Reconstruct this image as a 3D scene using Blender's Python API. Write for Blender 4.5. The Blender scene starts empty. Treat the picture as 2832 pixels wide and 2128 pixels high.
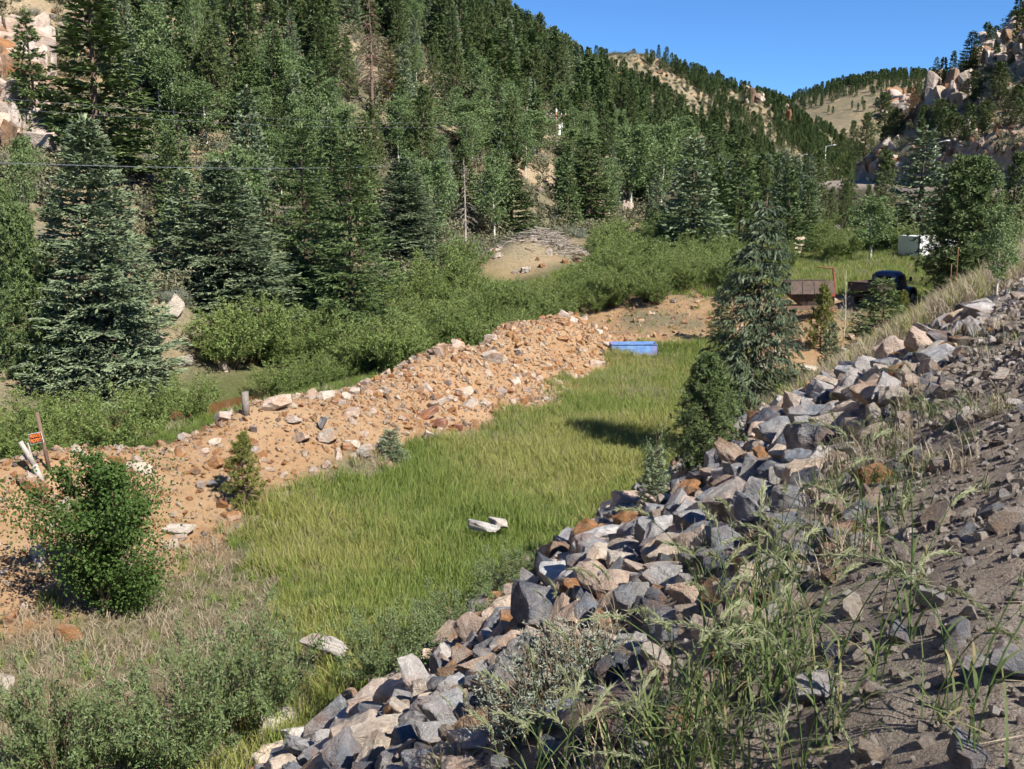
import bpy, bmesh, math, random
import numpy as np
from mathutils import Vector, Matrix, Euler

SC = bpy.context.scene
COL = SC.collection
R = math.radians
rng = np.random.default_rng(7)
random.seed(7)

# ------------------------------------------------------------------ camera, sky, sun, exposure
W, HGT, FPX = 1024, 769, 995.0
PITCH = R(10.5)
CAM = np.array([0.0, 0.0, 8.6])
cam_d = bpy.data.cameras.new('camera')
cam_d.sensor_width = 36.0
cam_d.lens = FPX / W * 36.0
cam_d.clip_start = 0.05
cam_d.clip_end = 6000.0
cam = bpy.data.objects.new('camera', cam_d)
cam.location = CAM
cam.rotation_euler = (R(90) - PITCH, 0, 0)
COL.objects.link(cam)
SC.camera = cam

SUN_AZ = math.atan2(0.70, -0.71)      # direction to the sun measured from +y towards +x: right and behind the camera
SUN_EL = R(46)
world = bpy.data.worlds.new('World')
SC.world = world
world.use_nodes = True
wn = world.node_tree
wn.nodes.clear()
sky = wn.nodes.new('ShaderNodeTexSky')
sky.sky_type = 'NISHITA'
sky.sun_disc = False
sky.sun_elevation = SUN_EL
sky.sun_rotation = SUN_AZ
sky.altitude = 3000
sky.air_density = 1.0
sky.dust_density = 0.0
sky.ozone_density = 3.5
bg = wn.nodes.new('ShaderNodeBackground')
bg.inputs['Strength'].default_value = 0.076
wo = wn.nodes.new('ShaderNodeOutputWorld')
tint = wn.nodes.new('ShaderNodeMix'); tint.data_type = 'RGBA'; tint.blend_type = 'MULTIPLY'
tint.inputs[0].default_value = 1.0; tint.inputs[7].default_value = (0.53, 0.83, 1.12, 1)     # the deep blue of a clear mountain sky
wn.links.new(sky.outputs[0], tint.inputs[6]); wn.links.new(tint.outputs[2], bg.inputs['Color'])
wn.links.new(bg.outputs[0], wo.inputs['Surface'])

sun_d = bpy.data.lights.new('sun', 'SUN')
sun_d.energy = 5.0
sun_d.angle = R(0.53)
sun_d.color = (1.0, 0.93, 0.82)
sun = bpy.data.objects.new('sun', sun_d)
SDIR = Vector((math.sin(SUN_AZ) * math.cos(SUN_EL), math.cos(SUN_AZ) * math.cos(SUN_EL), math.sin(SUN_EL)))
sun.rotation_euler = (-SDIR).to_track_quat('-Z', 'Y').to_euler()
COL.objects.link(sun)

SC.view_settings.view_transform = 'Standard'
SC.view_settings.look = 'None'
SC.view_settings.gamma = 1.0
SC.view_settings.exposure = 0.98
SC.cycles.use_denoising = True
SC.cycles.use_adaptive_sampling = True
SC.cycles.adaptive_threshold = 0.03
SC.cycles.use_light_tree = False
SC.cycles.max_bounces = 4
SC.cycles.diffuse_bounces = 2
SC.cycles.transmission_bounces = 2
SC.cycles.transparent_max_bounces = 4

# ------------------------------------------------------------------ noise and terrain height
def _hash(ix, iy, s):
    v = np.sin(ix * 127.1 + iy * 311.7 + s * 74.7) * 43758.5453
    return v - np.floor(v)

def vnoise(x, y, s=0):
    ix, iy = np.floor(x), np.floor(y)
    fx, fy = x - ix, y - iy
    fx = fx * fx * (3 - 2 * fx); fy = fy * fy * (3 - 2 * fy)
    a = _hash(ix, iy, s); b = _hash(ix + 1, iy, s); c = _hash(ix, iy + 1, s); d = _hash(ix + 1, iy + 1, s)
    return (a + (b - a) * fx) * (1 - fy) + (c + (d - c) * fx) * fy - 0.5

def fbm(x, y, scale, octv=4, s=0):
    t = 0; a = 1.0; f = 1.0 / scale
    for k in range(octv):
        t = t + a * vnoise(x * f + 13.7 * k, y * f - 7.3 * k, s + k); a *= 0.5; f *= 2.03
    return t

def sstep(a, b, x):
    t = np.clip((x - a) / (b - a), 0, 1)
    return t * t * (3 - 2 * t)

def smax(a, b, k):
    h = np.clip(0.5 + 0.5 * (a - b) / k, 0, 1)
    return b + (a - b) * h + k * h * (1 - h)

def smin(a, b, k):
    return -smax(-a, -b, k)

def curve(us, vs, sm=12.0):
    g = np.arange(-400, 2000, 2.0)
    y = np.interp(g, us, vs)
    kk = np.exp(-0.5 * (np.arange(-40, 41) * 2.0 / sm) ** 2); kk /= kk.sum()
    yp = np.pad(y, 40, mode='edge')
    y = np.convolve(yp, kk, 'valid')
    return lambda u: np.interp(u, g, y)

EU = np.array([0.4695, 0.8829]); EV = np.array([-0.8829, 0.4695])
def uv(x, y):
    return x * EU[0] + y * EU[1], x * EV[0] + y * EV[1]
def xy(u, v):
    return u * EU[0] + v * EV[0], u * EU[1] + v * EV[1]

VR = curve([-400, 0, 26, 45, 62, 84, 112, 141, 168, 200, 250, 306, 386, 500, 700, 2000],
           [0, 0, 0, -1.6, -3.2, -3.0, 3, 14, 25, 40, 52, 63, 76, 84, 90, 100], 8)      # left edge of the road shoulder
ZR = curve([-400, 0, 400, 700, 2000], [2, 6.95, 15.6, 22, 50], 10)
ZF = curve([-400, 47, 52, 60, 64, 86, 200, 400, 700, 2000], [-0.4, 0, 0.5, 2.6, 3.0, 3.9, 8.0, 12.5, 18, 60], 2.2)
V0 = curve([-400, 50, 100, 160, 200, 260, 306, 386, 434, 505, 606, 700, 820, 2000], [36, 38, 44, 50, 53, 62, 71, 84, 90, 95, 99, 102, 106, 120], 14)
VC = curve([-400, 200, 257, 335, 434, 505, 606, 700, 800, 2000], [150, 150, 152, 158, 186, 160, 140, 137, 134, 140], 14)
RC = curve([-400, 100, 257, 300, 345, 385, 434, 505, 560, 606, 700, 760, 820, 900, 1000, 2000], [80, 74, 57, 53, 54, 61, 74, 72, 67, 60, 52, 47, 42, 24, 0, 0], 9)
BUMPS = [  # x, y, radius along u, radius along v, height
    (2.5, 80, 7.5, 3.6, 2.7), (-17.5, 50, 2.6, 2.2, 3.6), (-14.5, 64, 2.5, 2.0, 2.4), (15.0, 83, 4, 2.5, 1.8), (-23.5, 44, 2.0, 1.6, 1.2)]

def UEND(dv): return np.interp(dv, [.3, 1, 2.5, 3.5, 5.1, 6.9, 9.5], [18.4, 19, 19.6, 21, 24.5, 28, 34])   # far end of the riprap
def EDROP(dv): return .62 * np.clip(dv, 0, 1.4) + .75 * np.clip(dv - 1.4, 0, None)    # fall of the embankment: gentler shoulder, steep riprap
def H(x, y, fine=True):
    x = np.asarray(x, float); y = np.asarray(y, float)
    u, v = uv(x, y)
    vr, zr = VR(u), ZR(u)
    dv = v - vr
    near = 1 - sstep(60, 110, np.hypot(x, y))
    # valley floor, creek channel, gravel berm
    zf = ZF(u + 3.0 * vnoise(u / 9.0, v / 5.0, 3) * near + 6.5 * (1 - sstep(10.5, 15, v)) * sstep(38, 46, u)) + 0.25 * vnoise(x / 5, y / 5, 1) + 0.10 * vnoise(x / 1.7, y / 1.7, 2)
    cw = 33 + 1.2 * np.sin(u * 0.12)
    ch = np.exp(-((v - cw) / 1.9) ** 2) * sstep(-30, 0, u) * (1 - sstep(80, 110, u))
    zf = zf - 0.95 * ch
    crest = 22.6 + 1.0 * np.sin(u * 0.16 + 0.6) + 0.5 * vnoise(u / 3.0, u * 0 + 4, 5)
    hb = (1.75 + 0.7 * vnoise(u / 4.0, u * 0, 6)) * sstep(-10, 2, u) * (1 - sstep(49.5, 54, u))
    hb = hb * (1 + 0.12 * sstep(30, 40, u)) * (1 - 0.15 * np.exp(-((u - 40.5) / 1.4) ** 2)) 
    t = np.where(v < crest, (crest - v) / 5.2, (v - crest) / 2.6)
    t = t * (1 + 0.28 * vnoise(u / 2.2, v / 3.0, 7))
    zb = hb * (1 - sstep(0.0, 1.0, t)) + hb * 0.16 * np.clip(1 - t, 0, 1)
    zf = zf + zb
    # left hillside
    v0, vc, rc = V0(u), VC(u), RC(u)
    k = (rc - ZF(u)) / (vc - v0) * 1.06
    zl = smin(ZF(u) + k * (v - v0) - 1.0, rc - 0.32 * (v - vc), 9.0)
    amp = sstep(0, 30, v - v0)
    zl = zl + amp * (7.5 * vnoise(u / 46, v / 70, 11) + 4.0 * vnoise(u / 19, v / 24, 12) + 1.6 * vnoise(u / 8, v / 8, 13)) \
            + sstep(-4, 8, v - v0) * 0.8 * vnoise(x / 3.5, y / 3.5, 14)
    z = smax(zf, zl, 2.5)
    for bx, by, ru, rv, bh in BUMPS:
        bu, bv = uv(bx, by)
        z = z + bh * np.exp(-((u - bu) / ru) ** 2 - ((v - bv) / rv) ** 2)
    # road embankment, shoulder, road bed
    ze = zr - EDROP(dv) + 0.14 * sstep(0.2, 2, dv) * fbm(x, y, 1.6, 3, 21)
    ze = ze + sstep(40, 60, u) * sstep(0.5, 4, dv) * 0.5 * vnoise(x / 6, y / 6, 22)
    ze = np.where(dv < 0, zr + 0.22 * np.clip(-dv, 0, 1.2), ze)
    side = smax(z, ze, 0.5)
    z = np.where(dv < 0.3, ze, side)
    # right hillside with the rock cut
    s = -10.3 - dv
    so = np.clip(s, 0, None)
    cut = sstep(105, 150, u)
    rh = (0.30 + 0.52 * sstep(60, 130, u)) * so + cut * 3.0 * sstep(0.3, 5, so)
    rh = smin(rh, 54 * np.ones_like(rh), 12)
    nz = sstep(3, 14, so)
    rh = rh + nz * (9.0 * vnoise(u / 26, v / 26, 31) + 5.0 * vnoise(u / 11, v / 11, 32) + 1.8 * vnoise(u / 4.5, v / 4.5, 33) + 1.0 * vnoise(u / 2.1, v / 2.1, 35)) \
            + cut * sstep(0.5, 4, so) * 1.5 * vnoise(u / 3.0, v / 3.0, 34)
    rh = rh * (1 - sstep(480, 640, u)) * (0.25 + 0.75 * sstep(20, 110, u))
    z = np.where(s > 0, zr + np.maximum(rh, 0), z)
    # distant hill
    zd = 143 * np.exp(-((x - 425) / 250) ** 2 - ((y - 1160) / 330) ** 2) + 6 * fbm(x, y, 150, 3, 41)
    fw = sstep(560, 760, np.hypot(x, y))
    z = z + fw * (smax(z, zd, 10) - z)
    if fine:
        d = np.hypot(x, y)
        z = z + 0.13 * fbm(x, y, 0.7, 3, 52) * (1 - sstep(16, 34, d)) * sstep(1.0, 2.5, d) * sstep(-2.2, -.8, dv) * (1 - sstep(4, 6, dv))
        z = z + 0.035 * vnoise(x / 0.35, y / 0.35, 51) * (1 - sstep(25, 60, d)) * sstep(1.0, 3.0, d)
    return z

cP, sP = math.cos(PITCH), math.sin(PITCH)
def ray(px, py):
    a = (px - W / 2) / FPX; b = (HGT / 2 - py) / FPX
    d = np.array([a, cP + b * sP, -sP + b * cP])
    return d / np.linalg.norm(d[:2])            # parametrised by horizontal distance
_ts = np.exp(np.linspace(math.log(1.2), math.log(1800), 620))
def gp(px, py, dmin=0.0):
    """ground point seen at a pixel of the photograph"""
    d = ray(px, py)
    ts = _ts[_ts > dmin] if dmin else _ts
    p = CAM[:, None] + d[:, None] * ts
    below = p[2] < H(p[0], p[1])
    if not below.any():
        return None
    i = int(np.argmax(below))
    a = ts[max(i - 1, 0)]; b = ts[i]
    for _ in range(18):
        m = 0.5 * (a + b); q = CAM + d * m
        if q[2] < float(H(q[0], q[1])): b = m
        else: a = m
    q = CAM + d * b
    return np.array([q[0], q[1], float(H(q[0], q[1]))])
def proj(p):
    x, y, z = p[0] - CAM[0], p[1] - CAM[1], p[2] - CAM[2]
    dep = y * cP - z * sP
    up = y * sP + z * cP
    return W / 2 + FPX * x / dep, HGT / 2 - FPX * up / dep, dep
def at_dist(px, py, dist):
    return CAM + ray(px, py) * dist
# ------------------------------------------------------------------ helpers: objects, meshes, materials
def tag(o, label=None, cat=None, group=None, kind=None):
    if label: o['label'] = label
    if cat: o['category'] = cat
    if group: o['group'] = group
    if kind: o['kind'] = kind
    return o

def mesh_np(name, verts, faces, mat=None, smooth=False, attrs=None):
    """faces: (n,3) or (n,4) array or a list of both"""
    me = bpy.data.meshes.new(name)
    verts = np.asarray(verts, np.float32)
    fl = faces if isinstance(faces, list) else [faces]
    loops = []; starts = []; tot = 0
    for f in fl:
        f = np.asarray(f, np.int32)
        if len(f) == 0: continue
        k = f.shape[1]
        starts.append(np.arange(len(f), dtype=np.int32) * k + tot)
        loops.append(f.ravel()); tot += f.size
    loops = np.concatenate(loops); starts = np.concatenate(starts)
    me.vertices.add(len(verts)); me.vertices.foreach_set('co', verts.ravel())
    me.loops.add(len(loops)); me.loops.foreach_set('vertex_index', loops)
    me.polygons.add(len(starts)); me.polygons.foreach_set('loop_start', starts)
    me.update(calc_edges=True)
    me.polygons.foreach_set('use_smooth', np.full(len(starts), smooth, bool))
    for k, a in (attrs or {}).items():
        a = np.asarray(a, np.float32)
        if a.ndim == 1:
            at = me.attributes.new(k, 'FLOAT', 'POINT'); at.data.foreach_set('value', a)
        else:
            at = me.attributes.new(k, 'FLOAT_COLOR', 'POINT'); at.data.foreach_set('color', a.ravel())
    if mat: me.materials.append(mat)
    me.update()
    return me

def link(name, data, parent=None, loc=None, rot=None, scale=None):
    o = bpy.data.objects.new(name, data)
    COL.objects.link(o)
    if parent is not None: o.parent = parent
    if loc is not None: o.location = [float(c) for c in loc]
    if rot is not None: o.rotation_euler = rot
    if scale is not None: o.scale = scale
    return o

class NT:
    """small wrapper round a material's node tree"""
    def __init__(s, name):
        s.m = bpy.data.materials.new(name); s.m.use_nodes = True
        s.t = s.m.node_tree; s.t.nodes.clear()
        s.out = s.n('ShaderNodeOutputMaterial')
    def n(s, typ, **kw):
        nd = s.t.nodes.new(typ)
        for k, v in kw.items():
            if k in nd.inputs: s.set(nd, k, v)
            else: setattr(nd, k, v)
        return nd
    def set(s, nd, k, v):
        if isinstance(v, bpy.types.NodeSocket): s.t.links.new(v, nd.inputs[k])
        else:
            if isinstance(v, tuple) and len(v) == 3 and nd.inputs[k].type == 'RGBA': v = v + (1,)
            nd.inputs[k].default_value = v
    def noise(s, scale, detail=4, rough=0.6, vec=None, dist=0.0):
        nd = s.n('ShaderNodeTexNoise', Scale=scale, Detail=detail, Roughness=rough, Distortion=dist)
        if vec is not None: s.t.links.new(vec, nd.inputs['Vector'])
        return nd.outputs['Fac']
    def ramp(s, fac, stops, interp='LINEAR'):
        nd = s.n('ShaderNodeValToRGB'); s.t.links.new(fac, nd.inputs[0])
        cr = nd.color_ramp; cr.interpolation = interp
        while len(cr.elements) < len(stops): cr.elements.new(0.5)
        for e, (p, c) in zip(cr.elements, stops):
            e.position = p; e.color = (*c, 1) if len(c) == 3 else c
        return nd.outputs[0]
    def mix(s, f, a, b, mode='MIX'):
        nd = s.n('ShaderNodeMix', data_type='RGBA', blend_type=mode)
        for i, v in ((0, f), (6, a), (7, b)):
            if isinstance(v, bpy.types.NodeSocket): s.t.links.new(v, nd.inputs[i])
            else: nd.inputs[i].default_value = v if i == 0 else (*v, 1)
        return nd.outputs[2]
    def math(s, op, a, b=0.5, clamp=False):
        nd = s.n('ShaderNodeMath', operation=op, use_clamp=clamp)
        for i, v in ((0, a), (1, b)):
            if isinstance(v, bpy.types.NodeSocket): s.t.links.new(v, nd.inputs[i])
            else: nd.inputs[i].default_value = v
        return nd.outputs[0]
    def attr(s, name, out='Fac'):
        return s.n('ShaderNodeAttribute', attribute_name=name).outputs[out]
    def coords(s, kind='Object'):
        return s.n('ShaderNodeTexCoord').outputs[kind]
    def geo(s, o='Position'):
        return s.n('ShaderNodeNewGeometry').outputs[o]
    def bump(s, h, strength=0.5, dist=0.05):
        return s.n('ShaderNodeBump', Height=h, Strength=strength, Distance=dist).outputs[0]
    def principled(s, color, rough=0.8, normal=None, spec=0.3, metal=0.0):
        nd = s.n('ShaderNodeBsdfPrincipled', Roughness=rough, Metallic=metal)
        s.set(nd, 'Base Color', color); nd.inputs['Specular IOR Level'].default_value = spec
        if normal is not None: s.t.links.new(normal, nd.inputs['Normal'])
        return nd.outputs[0]
    def done(s, surf):
        s.t.links.new(surf, s.out.inputs['Surface']); return s.m

def mat_simple(name, color, rough=0.7, var=0.25, scale=6.0, metal=0.0, bump=0.15, spec=0.3):
    m = NT(name); v = m.coords()
    n = m.noise(scale, 5, 0.65, v)
    c2 = tuple(c * (1 - var) for c in color); c1 = tuple(min(1, c * (1 + var)) for c in color)
    col = m.ramp(n, [(0.3, c2), (0.7, c1)])
    return m.done(m.principled(col, rough, m.bump(m.noise(scale * 5, 4, 0.6, v), bump, 0.02), spec, metal))

def mat_leaf(name, c1, c2, tip=None, trans=0.3, rough=0.55, spec=0.25, dead=None):
    m = NT(name)
    rnd = m.n('ShaderNodeObjectInfo').outputs['Random']
    col = m.mix(rnd, c1, c2)
    pv = m.attr('pv')
    col = m.mix(m.math('MULTIPLY', pv, 0.55), col, tuple(min(1, 1.75 * c) for c in c2))
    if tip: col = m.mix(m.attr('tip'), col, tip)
    if dead: col = m.mix(m.math('MULTIPLY', m.math('GREATER_THAN', pv, 0.86), 0.7), col, dead)
    p = m.principled(col, rough, None, spec)
    if trans < .2: return m.done(p)
    t = m.n('ShaderNodeBsdfTranslucent'); m.set(t, 'Color', m.mix(0.5, col, c2, 'MIX'))
    mx = m.n('ShaderNodeMixShader'); mx.inputs[0].default_value = trans
    m.t.links.new(p, mx.inputs[1]); m.t.links.new(t.outputs[0], mx.inputs[2])
    return m.done(mx.outputs[0])

def mat_rock(name, use_color=True, stops=None, scale=1.0, rust=(0.36, 0.17, 0.06), lich=0.35):
    """rock: colour of its own (object colour, or a random one for scattered stone), mineral mottling, veins, rusty stain"""
    m = NT(name)
    oi = m.n('ShaderNodeObjectInfo')
    v = m.coords()
    off = m.n('ShaderNodeVectorMath', operation='ADD'); m.t.links.new(v, off.inputs[0])
    cx = m.n('ShaderNodeCombineXYZ'); sh = m.math('MULTIPLY', oi.outputs['Random'], 37.0)
    for i in range(3): m.t.links.new(sh, cx.inputs[i])
    m.t.links.new(cx.outputs[0], off.inputs[1]); vv = off.outputs[0]
    base = oi.outputs['Color'] if use_color else m.ramp(oi.outputs['Random'], stops, 'CONSTANT')
    n1 = m.noise(2.2 * scale, 6, 0.7, vv)
    n2 = m.noise(11 * scale, 6, 0.75, vv, 0.6)
    n3 = m.noise(1.3 * scale, 3, 0.5, vv)
    col = m.mix(m.ramp(n1, [(0.35, (0, 0, 0)), (0.7, (1, 1, 1))]), m.mix(1.0, base, (0.55, 0.55, 0.57), 'MULTIPLY'), m.mix(1.0, base, (1.15, 1.13, 1.1), 'MULTIPLY'))
    col = m.mix(m.ramp(n2, [(0.42, (0, 0, 0)), (0.62, (0.55, 0.55, 0.55))]), col, m.mix(1.0, base, (0.55, 0.55, 0.57), 'MULTIPLY'))
    # foliation: faint stretched streaks
    mp = m.n('ShaderNodeMapping'); mp.inputs['Scale'].default_value = (1.2, 1.6, 9.0); mp.inputs['Rotation'].default_value = (.5, .3, 0); m.t.links.new(vv, mp.inputs['Vector'])
    st = m.noise(1.6 * scale, 4, .6, mp.outputs[0], .4)
    col = m.mix(m.ramp(st, [(0.52, (0, 0, 0)), (0.66, (0.45, 0.45, 0.45))]), col, m.mix(1.0, base, (1.5, 1.48, 1.42), 'MULTIPLY'))
    col = m.mix(m.ramp(n3, [(0.50, (0, 0, 0)), (0.72, (lich, lich, lich))]), col, rust)
    n4 = m.noise(.9 * scale, 4, .6, vv)
    col = m.mix(m.ramp(n4, [(0.50, (0, 0, 0)), (0.66, (0.8, 0.8, 0.8))]), col, m.mix(.55, base, (.46, .42, .38)))
    h = m.math('ADD', m.math('MULTIPLY', n2, 0.6), m.math('MULTIPLY', m.noise(38 * scale, 3, 0.6, vv), 0.4))
    h = m.math('ADD', h, m.math('MULTIPLY', m.noise(4.5 * scale, 5, .65, vv), 1.1))
    nb = m.bump(h, 0.95, 0.085 / scale)
    return m.done(m.principled(col, 0.85, nb, 0.25))

# --- terrain material: masks w1 = (orange gravel, meadow soil, grey road gravel, bare rocky ground)
def mat_terrain():
    m = NT('terrain_soil'); P = m.geo()
    sep = m.n('ShaderNodeSeparateColor'); m.t.links.new(m.attr('w1', 'Color'), sep.inputs[0])
    wr, wg, wb = sep.outputs[0], sep.outputs[1], sep.outputs[2]
    wa = m.attr('w2')
    nL = m.noise(0.05, 5, 0.6, P); nM = m.noise(0.6, 6, 0.65, P); nS = m.noise(5.0, 6, 0.7, P); nX = m.noise(28.0, 4, 0.7, P)
    soil = m.ramp(nM, [(0.3, (0.20, 0.13, 0.075)), (0.5, (0.30, 0.205, 0.125)), (0.68, (0.40, 0.29, 0.19))])
    dry = m.ramp(nS, [(0.35, (0.105, 0.098, 0.062)), (0.65, (0.225, 0.195, 0.14))])
    hill = m.mix(m.ramp(m.noise(0.16, 6, 0.7, P), [(0.48, (0, 0, 0)), (0.66, (.85, .85, .85))]), dry, soil)
    rocky = m.ramp(nS, [(0.3, (0.20, 0.145, 0.10)), (0.5, (0.36, 0.275, 0.195)), (0.7, (0.50, 0.40, 0.30))])
    col = m.mix(wa, hill, rocky)
    org = m.mix(m.ramp(nM, [(0.35, (0, 0, 0)), (0.65, (1, 1, 1))]), m.ramp(nS, [(0.3, (0.245, 0.135, 0.072)), (0.7, (0.40, 0.25, 0.15))]),
                m.ramp(nX, [(0.3, (0.285, 0.185, 0.115)), (0.7, (0.45, 0.315, 0.205))]))
    col = m.mix(wr, col, org)
    col = m.mix(1.0, col, m.ramp(m.noise(.022, 5, .65, P), [(.36, (.72, .76, .70)), (.64, (1.12, 1.08, 1.02))]), 'MULTIPLY')
    grs = m.ramp(nS, [(0.3, (0.045, 0.055, 0.018)), (0.7, (0.10, 0.11, 0.04))])
    col = m.mix(wg, col, grs)
    nG = m.noise(95.0, 3, .75, P)
    gpeb = m.mix(m.ramp(nG, [(.45, (0, 0, 0)), (.72, (.7, .7, .7))]), m.ramp(nX, [(0.25, (0.13, 0.11, 0.092)), (0.75, (0.29, 0.25, 0.21))]), (0.42, 0.365, 0.31))
    gpeb = m.mix(m.ramp(nM, [(0.45, (0, 0, 0)), (0.7, (0.5, 0.5, 0.5))]), gpeb, (0.27, 0.20, 0.14))
    col = m.mix(wb, col, gpeb)
    h = m.math('ADD', m.math('MULTIPLY', nS, 0.7), m.math('MULTIPLY', nX, 0.3))
    h = m.math('ADD', h, m.math('MULTIPLY', m.math('MULTIPLY', nG, wb), 0.35))
    return m.done(m.principled(col, 0.92, m.bump(h, 0.8, 0.12), 0.15))

# ------------------------------------------------------------------ the land
def build_terrain():
    a = np.concatenate([np.linspace(-180, -50, 40, endpoint=False), np.linspace(-50, 50, 470, endpoint=False), np.linspace(50, 180, 40, endpoint=False)])
    r = np.concatenate([[0.3, 0.7], np.exp(np.linspace(math.log(1.1), math.log(2200), 560))])
    A, RR = np.meshgrid(np.radians(a), r)
    X = RR * np.sin(A); Y = RR * np.cos(A)
    Z = H(X, Y)
    na, nr = len(a), len(r)
    V = np.stack([X, Y, Z], -1).reshape(-1, 3)
    idx = np.arange(nr * na).reshape(nr, na)
    i0 = idx[:-1]; i1 = idx[1:]
    F = np.stack([i0, i1, np.roll(i1, -1, 1), np.roll(i0, -1, 1)], -1).reshape(-1, 4)[:, ::-1]
    # masks
    x, y, z = V.T
    u, v = uv(x, y)
    dv = v - VR(u)
    nz = fbm(x, y, 2.5, 3, 61)
    crest = 22.6 + np.sin(u * 0.16 + 0.6)
    berm = sstep(17.2, 18.4, v + nz * 1.6) * (1 - sstep(24.2, 25.6, v + nz)) * sstep(-14, -6, u) * (1 - sstep(52, 54.5, u + 2 * nz))
    bank = sstep(49, 52, u + 2 * nz + 6 * (1 - sstep(10.5, 15, v))) * (1 - sstep(59, 64, u + 3 * nz)) * sstep(6.5, 9, v) * (1 - sstep(26, 32, v))
    left = v > V0(u) - 3
    road_z = (dv > -11) & (dv < 0.6)
    meadow = sstep(0, 1.2, (ZR(u) - EDROP(dv)) * -1 + z + 0.6) * (1 - berm) * (1 - sstep(33, 38, v - V0(u) + 38)) * (dv > 4)
    green = meadow * (1 - 0.75 * dryness(u, v)) * (1 - 0.8 * bank)
    gravel = (1 - sstep(2.0, 3.4, dv + nz * 1.2)) * (dv > -12) * (1 - sstep(60, 90, u)) + ((dv > -12) & (dv <= 0.6) & (u >= 60) & (u < 500))
    gravel = np.clip(gravel, 0, 1)
    orange = np.clip(berm + bank * sstep(-0.45, 0.05, nz), 0, 1)
    rocky = np.zeros_like(u)
    for bx, by, ru, rv, bh in BUMPS:
        bu, bv = uv(bx, by)
        rocky += .3 * np.exp(-((u - bu) / (ru * 1.15)) ** 4 - ((v - bv) / (rv * 1.15)) ** 4)
    hl = sstep(-2, 4, v - V0(u))
    rocky += hl * sstep(0.12, 0.34, fbm(x, y, 14, 4, 62)) * 0.9
    rocky += hl * (1 - sstep(-42, -26, x - (-0.28) * (y - 60) * 0.6)) * 0.8 * (y < 140)
    s = -10.3 - dv
    rocky += (s > 0) * np.clip(sstep(0, 1.5, s) * (1 - sstep(7, 12, s)) * sstep(100, 140, u) + 0.7 * sstep(-0.05, 0.25, fbm(x, y, 9, 4, 63)), 0, 1)
    rocky = np.clip(rocky, 0, 1)
    far = sstep(600, 700, np.hypot(x, y))
    rocky = rocky * (1 - far) * (1 - .55 * sstep(200, 300, u) * (v > V0(u)))
    mound = np.clip(sum(np.exp(-((u - uv(bx, by)[0]) / (ru * 1.1)) ** 4 - ((v - uv(bx, by)[1]) / (rv * 1.1)) ** 4) for bx, by, ru, rv, bh in BUMPS), 0, 1)
    green = green * (1 - mound)
    w1 = np.stack([orange, np.clip(green, 0, 1), gravel, np.ones_like(u)], -1)
    mat = mat_terrain()
    me0 = mesh_np('tmp', V, F, mat, True)
    nor = np.empty(len(V) * 3, np.float32); me0.vertices.foreach_get('normal', nor); nor = nor.reshape(-1, 3)
    bpy.data.meshes.remove(me0)
    # split in pieces of the setting by the middle of each face
    c = V[F].mean(1); cu, cv = uv(c[:, 0], c[:, 1]); cdv = cv - VR(cu); cd = np.hypot(c[:, 0], c[:, 1])
    onemb = (c[:, 2] < ZR(cu) + 0.3) & (cdv > -10.3) & (c[:, 2] > ZR(cu) - EDROP(cdv) - 0.55) & (cu < 420)
    cls = np.full(len(F), 0)
    cls[(cv > V0(cu) - 2)] = 2
    cls[cdv < -10.3] = 3
    cls[onemb] = 1
    br = (cv > 17.6) & (cv < 25.2) & (cu > -12) & (cu < 48.5)
    cls[br & ~onemb] = 5
    cls[(cd > 640)] = 4
    names = ['valley_ground', 'road_embankment', 'left_hillside', 'right_hillside', 'distant_hill', 'gravel_berm']
    labels = ['valley floor with meadow and creek banks', 'steep road embankment under the riprap and gravel shoulder', 'steep forested hillside on the left of the valley',
              'rocky hillside on the right above the road', 'distant rounded hill at the head of the valley', 'long orange gravel berm along the far edge of the meadow']
    for k, nm in enumerate(names):
        f = F[cls == k]
        if len(f) == 0: continue
        us, inv = np.unique(f, return_inverse=True)
        me = mesh_np(nm, V[us], inv.reshape(-1, 4), mat, True, {'w1': w1[us], 'w2': rocky[us]})
        me.normals_split_custom_set_from_vertices([tuple(n) for n in nor[us]])
        tag(link(nm, me), labels[k], None, None, 'structure')

def dryness(u, v):
    """1 where the grass is short, grey and dry, 0 in the green marsh meadow"""
    n = fbm(u, v, 3.0, 3, 71)
    a = 1 - sstep(12.6, 15.4, u + 0.75 * (12 - v) + 3.0 * n)
    b = sstep(16.3, 17.9, v + 1.6 * n - 0.02 * u) * (1 - sstep(36, 44, u))
    return np.clip(np.maximum(a * sstep(9.5, 11.5, v + n), b * 0.9) * (v < 20), 0, 1)

# ------------------------------------------------------------------ scattering for what nobody could count
def proto_collection(name, meshes):
    c = bpy.data.collections.new(name)
    for i, me in enumerate(meshes):
        c.objects.link(bpy.data.objects.new('%s_%02d' % (name, i), me))
    return c

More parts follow.
